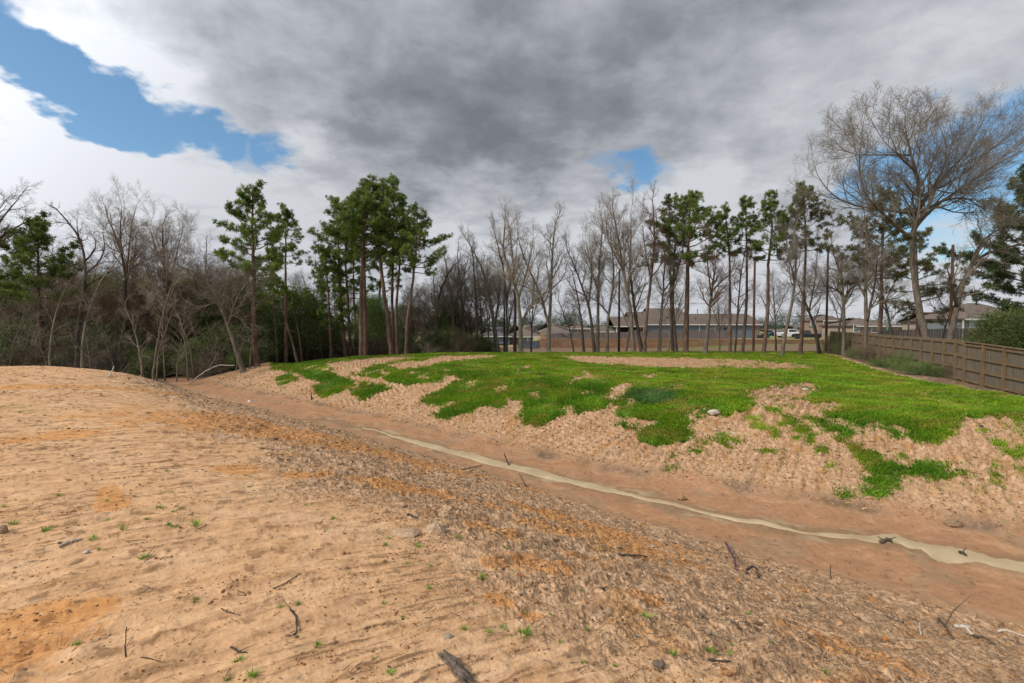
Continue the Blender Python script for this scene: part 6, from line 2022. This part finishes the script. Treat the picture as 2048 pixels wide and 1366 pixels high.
def rock(name, label, px, py, w, h, col, cat='rock', seed=0, sub=3, group=None, sink=.35, bump=.8):
    """irregular lump; w and h in photo px"""
    p = gp(px, py + h * .3)
    rx = w / 2 / F * p[1]; rz = max(h / 2 / F * p[1], rx * .3)
    iv, iff = ico()
    v = iv.copy(); f = iff
    for _ in range(sub - 1):
        nv = list(map(tuple, v)); cache = {}; nf = []
        def mid(a, b_):
            k = (min(a, b_), max(a, b_))
            if k not in cache:
                m_ = (np.array(nv[a]) + np.array(nv[b_])); m_ /= np.linalg.norm(m_); nv.append(tuple(m_)); cache[k] = len(nv) - 1
            return cache[k]
        for a, b_, c in f:
            ab, bc, ca = mid(a, b_), mid(b_, c), mid(c, a)
            nf += [(a, ab, ca), (b_, bc, ab), (c, ca, bc), (ab, bc, ca)]
        v = np.array(nv); f = np.array(nf)
    r = 1 + .28 * fbm(v[:, 0] * 1.3 + seed, v[:, 1] * 1.3 + v[:, 2] * 1.7, 3, seed % 40) + .10 * fbm(v[:, 0] * 5 + v[:, 2] * 3, v[:, 1] * 5 - v[:, 2] * 4, 2, seed % 30)
    v = v * r[:, None] * [rx, rx * .8, rz * 1.3]
    o = mesh_obj(name, v, {3: f}, M.setdefault(str(col), simple('stone', col, .92, .3, 30, bump, 60)), smooth=sub > 2)
    o.location = (p[0], p[1], p[2] + rz * (.75 - sink) * .8)
    tag(o, label, cat, group)
    return o


rock('clay_lump', 'large cracked pale clay lump on the near slope', 872, 1058, 52, 34, (.43, .305, .2), 'clay lump', 3, 5, sink=1.25)
rock('clay_lump', 'low crumbly clay clod left of the large pale lump', 812, 1068, 64, 9, (.43, .29, .18), 'clay lump', 4, 4, sink=1.35)
rock('rock', 'round brownish rock at the left picture edge', 4, 1066, 22, 16, (.30, .2, .13), 'rock', 5)
rock('broken_tile', 'flat pale broken tile lying on the far bank', 1464, 864, 20, 6, (.50, .40, .30), 'tile', 6, 1)
rock('stone', 'small white stone at the left edge of the blue-green grass', 1233, 799, 11, 6, (.52, .50, .46), 'stone', 7)
rock('stone', 'white fragment above and right of the flat pale tile', 1481, 853, 6, 4, (.65, .62, .58), 'stone', 8, 2)
rock('stone', 'pale stone below the lowest tongue of grass', 1376, 888, 11, 5, (.48, .38, .28), 'stone', 9, 2)
rock('stone', 'flat pale rock at the right edge of the lowest tongue of grass', 1380, 876, 16, 6, (.45, .38, .30), 'stone', 10, 2)
rock('stone', 'pinkish pale stones cluster under the grass edge, mid bank', 1428, 828, 26, 9, (.48, .40, .34), 'stone', 11, 3)
rock('stone', 'grey stone on the mid bank left of the flat tile', 1431, 861, 8, 5, (.40, .34, .27), 'stone', 12, 2)
rock('stone', 'flat tan slab near the top of the bare hump', 1610, 781, 14, 5, (.45, .38, .28), 'stone', 13, 2)
rock('clay_lump', 'orange-brown clay lump low on the right bank', 1643, 944, 20, 12, (.40, .23, .10), 'clay lump', 14)
rock('clay_lump', 'dark eroded clump hanging over wet sand at right', 1906, 1048, 30, 12, (.26, .17, .10), 'clay lump', 15, 4)
rock('clay_lump', 'rusty brown clump beside the stream, mid picture', 1362, 994, 22, 10, (.30, .18, .09), 'clay lump', 16, 4)
rock('stone', 'white pebble near the bottom centre tuft', 1044, 1239, 5, 4, (.65, .62, .58), 'stone', 17, 2)
rock('stone', 'dark triangular stone at the bottom right of centre', 1318, 1332, 26, 14, (.16, .12, .09), 'stone', 18, 3)
rock('stone', 'flat greenish-grey stone low in the middle', 896, 1272, 18, 12, (.33, .27, .18), 'stone', 19, 3, sink=.7)
rock('stone', 'small grey-blue stone near the pale stick at left', 173, 1110, 12, 7, (.42, .40, .38), 'stone', 20, 2)
rock('stone', 'black stone on the near slope, mid picture', 1207, 1176, 7, 8, (.03, .03, .035), 'stone', 21, 2)
rock('litter', 'scrap of white litter in the upstream channel', 499, 802, 7, 4, (.7, .7, .68), 'litter', 22, 2)
rock('litter', 'pale blue scrap of litter on the right bank grass', 1880, 930, 8, 6, (.50, .58, .62), 'litter', 23, 2)
rock('rag', 'dark rag on the near mound crest, left one', 371, 794, 9, 3, (.05, .05, .06), 'rag', 24, 2)
rock('rag', 'dark rag on the near mound crest, right one', 423, 806, 12, 3, (.05, .05, .06), 'rag', 25, 2)
rock('litter', 'crumpled black scrap on the right bank crest', 1961, 856, 10, 5, (.03, .03, .04), 'litter', 26, 2)

TUFT = [(113, 889, .8), (133, 890, .6), (20, 907, .8), (334, 944, 1.1), (319, 975, .9), (320, 992, .9), (342, 989, 1), (116, 994, 1), (214, 1010, 1), (8, 1021, 1.3), (320, 1025, 1.2), (364, 1022, 1.1),
        (349, 1035, .9), (294, 1050, .9), (337, 1057, 1.1), (349, 1063, 1.1), (212, 1051, 1.2), (91, 1068, 1.4), (186, 1087, 1.2), (199, 1108, .8), (541, 1008, .9), (651, 1067, 1.2),
        (612, 1014, .8), (498, 975, 1), (433, 953, .8), (491, 952, .9), (583, 902, 1), (568, 890, .9), (561, 935, .8), (835, 1095, 1.2), (915, 1079, 1.0), (777, 1082, .7), (772, 1093, .8), (964, 1161, 1.2),
        (859, 1182, 1.2), (860, 1138, .8), (816, 1131, .7), (1006, 1256, 1.0), (977, 1263, .9), (926, 1259, 1.0), (769, 1212, .8), (805, 1240, .7), (1047, 1223, .7), (1312, 1238, 1),
        (1174, 1255, .8), (781, 1355, 1.2), (747, 1318, .6), (1169, 1328, .8), (1345, 1318, 1.1), (1100, 1231, .6), (1164, 1180, .7), (1421, 1307, 1.1), (1435, 1308, .8), (1461, 1309, .9), (1485, 1297, .7), (1462, 1293, .7),
        (1495, 1231, .9), (1541, 1303, .6), (1746, 1323, .9), (1652, 1359, 1), (820, 916, .8), (390, 1207, .9), (594, 1214, .9), (561, 1220, .7), (636, 1300, .8), (481, 1329, .9), (506, 1357, 1.2), (151, 1285, .9),
        (455, 1360, .9), (25, 1050, 1.2), (60, 800, .7), (100, 806, .6), (40, 826, .9), (130, 790, .6), (270, 1001, .6), (410, 990, .6), (240, 1000, .5), (1590, 1230, .6), (1230, 1335, .6), (1120, 1290, .6),
        (950, 1210, .5), (700, 1150, .5), (1010, 1100, .6), (1090, 1165, .6), (1243, 1025, .9), (1290, 1030, .7), (1395, 1062, .8), (1500, 1110, .8)]
BIG = [(392, 1058, 1.7, 'largest bright tuft on the left sand, right end of a loose row'), (287, 1117, 1.8, 'wide grass tuft low on the left sand, right of the pale stick'), (666, 1041, 1.6, 'full green tuft where sand meets rough slope, upper middle'),
       (1047, 1275, 1.9, 'wide bright tuft at the bottom centre, right of three small ones'), (1292, 1238, 1.5, 'bright round tuft on the slope, left of a twin'), (246, 1068, 1.6, 'tall yellow-green sprig beside the orange streak at left'),
       (757, 906, 1.6, 'tall loose sprig high on the rough slope')]


def tuft_mesh(seed, n=34, h=.05, tall=1.0):
    r = np.random.RandomState(seed)
    v = []; f = []
    for i in range(n):
        a = r.uniform(0, 6.28); rr = r.uniform(0, .022); L = h * r.uniform(.6, 1.2); el = r.uniform(.35, 1.35) if tall == 1 else r.uniform(.9, 1.45)
        w = r.uniform(.0012, .0024); az = a + r.normal(0, .5)
        b_ = np.array([cos(a) * rr, sin(a) * rr, -.004]); d = np.array([cos(az) * cos(el), sin(az) * cos(el), sin(el)]); s_ = np.array([-sin(az), cos(az), 0]) * w
        m_ = b_ + d * L * .55; t_ = b_ + d * L + [0, 0, -L * .12]
        k = len(v); v += [b_ - s_, b_ + s_, m_ + s_ * .8, m_ - s_ * .8, t_]; f += [(k, k + 1, k + 2), (k, k + 2, k + 3), (k + 3, k + 2, k + 4)]
    return np.array(v), np.array(f)


M['tuft'] = mat_leaf('tuft_green', (0.08, 0.20, 0.012), (0.22, 0.36, 0.03), .3, .25, scale=30)
M['sprig'] = mat_leaf('sprig_green', (0.15, 0.25, 0.02), (0.30, 0.38, 0.06), .3, .2, scale=30)
protos_t = []
for i in range(5):
    v, f = tuft_mesh(500 + i, 44 + 4 * i); o = mesh_obj('grass_tuft', v, {3: f}, M['tuft']); protos_t.append(o)
v, f = tuft_mesh(510, 30, .085, 2); sprig = mesh_obj('grass_tuft', v, {3: f}, M['sprig']); protos_t.append(sprig)
used_t = set()
rt = np.random.RandomState(8)


def put_tuft(i, px, py, sc, label, group):
    src = protos_t[i]
    if i in used_t: o = src.copy(); scene.collection.objects.link(o)
    else: o = src; used_t.add(i)
    p = gp(px, py); sc = .72 * sc * (1 + .03 * max(0, p[1] - 3)) * rt.uniform(.8, 1.1)
    o.location = tuple(p); o.scale = (sc * rt.uniform(.9, 1.3), sc * rt.uniform(.8, 1.1), sc * rt.uniform(.7, 1.0)); o.rotation_euler = (0, 0, rt.uniform(0, 6.28))
    tag(o, label, 'grass tuft', group)


for px, py, sc in TUFT:
    zone = ('left sandy mound, upper part' if py < 960 else 'left sandy mound, middle part' if py < 1130 else 'left sand near the bottom') if px < 560 else \
        ('crest left of the clay lump' if px < 800 and py < 1110 else 'sand in the lower middle' if px < 1110 else 'rough slope at lower right')
    put_tuft(rt.randint(5), px, py, sc, 'small green grass tuft on the ' + zone, 'small grass tufts on bare sand')
for px, py, sc, lab in BIG:
    put_tuft(5 if 'sprig' in lab else rt.randint(5), px, py, sc, lab, None)
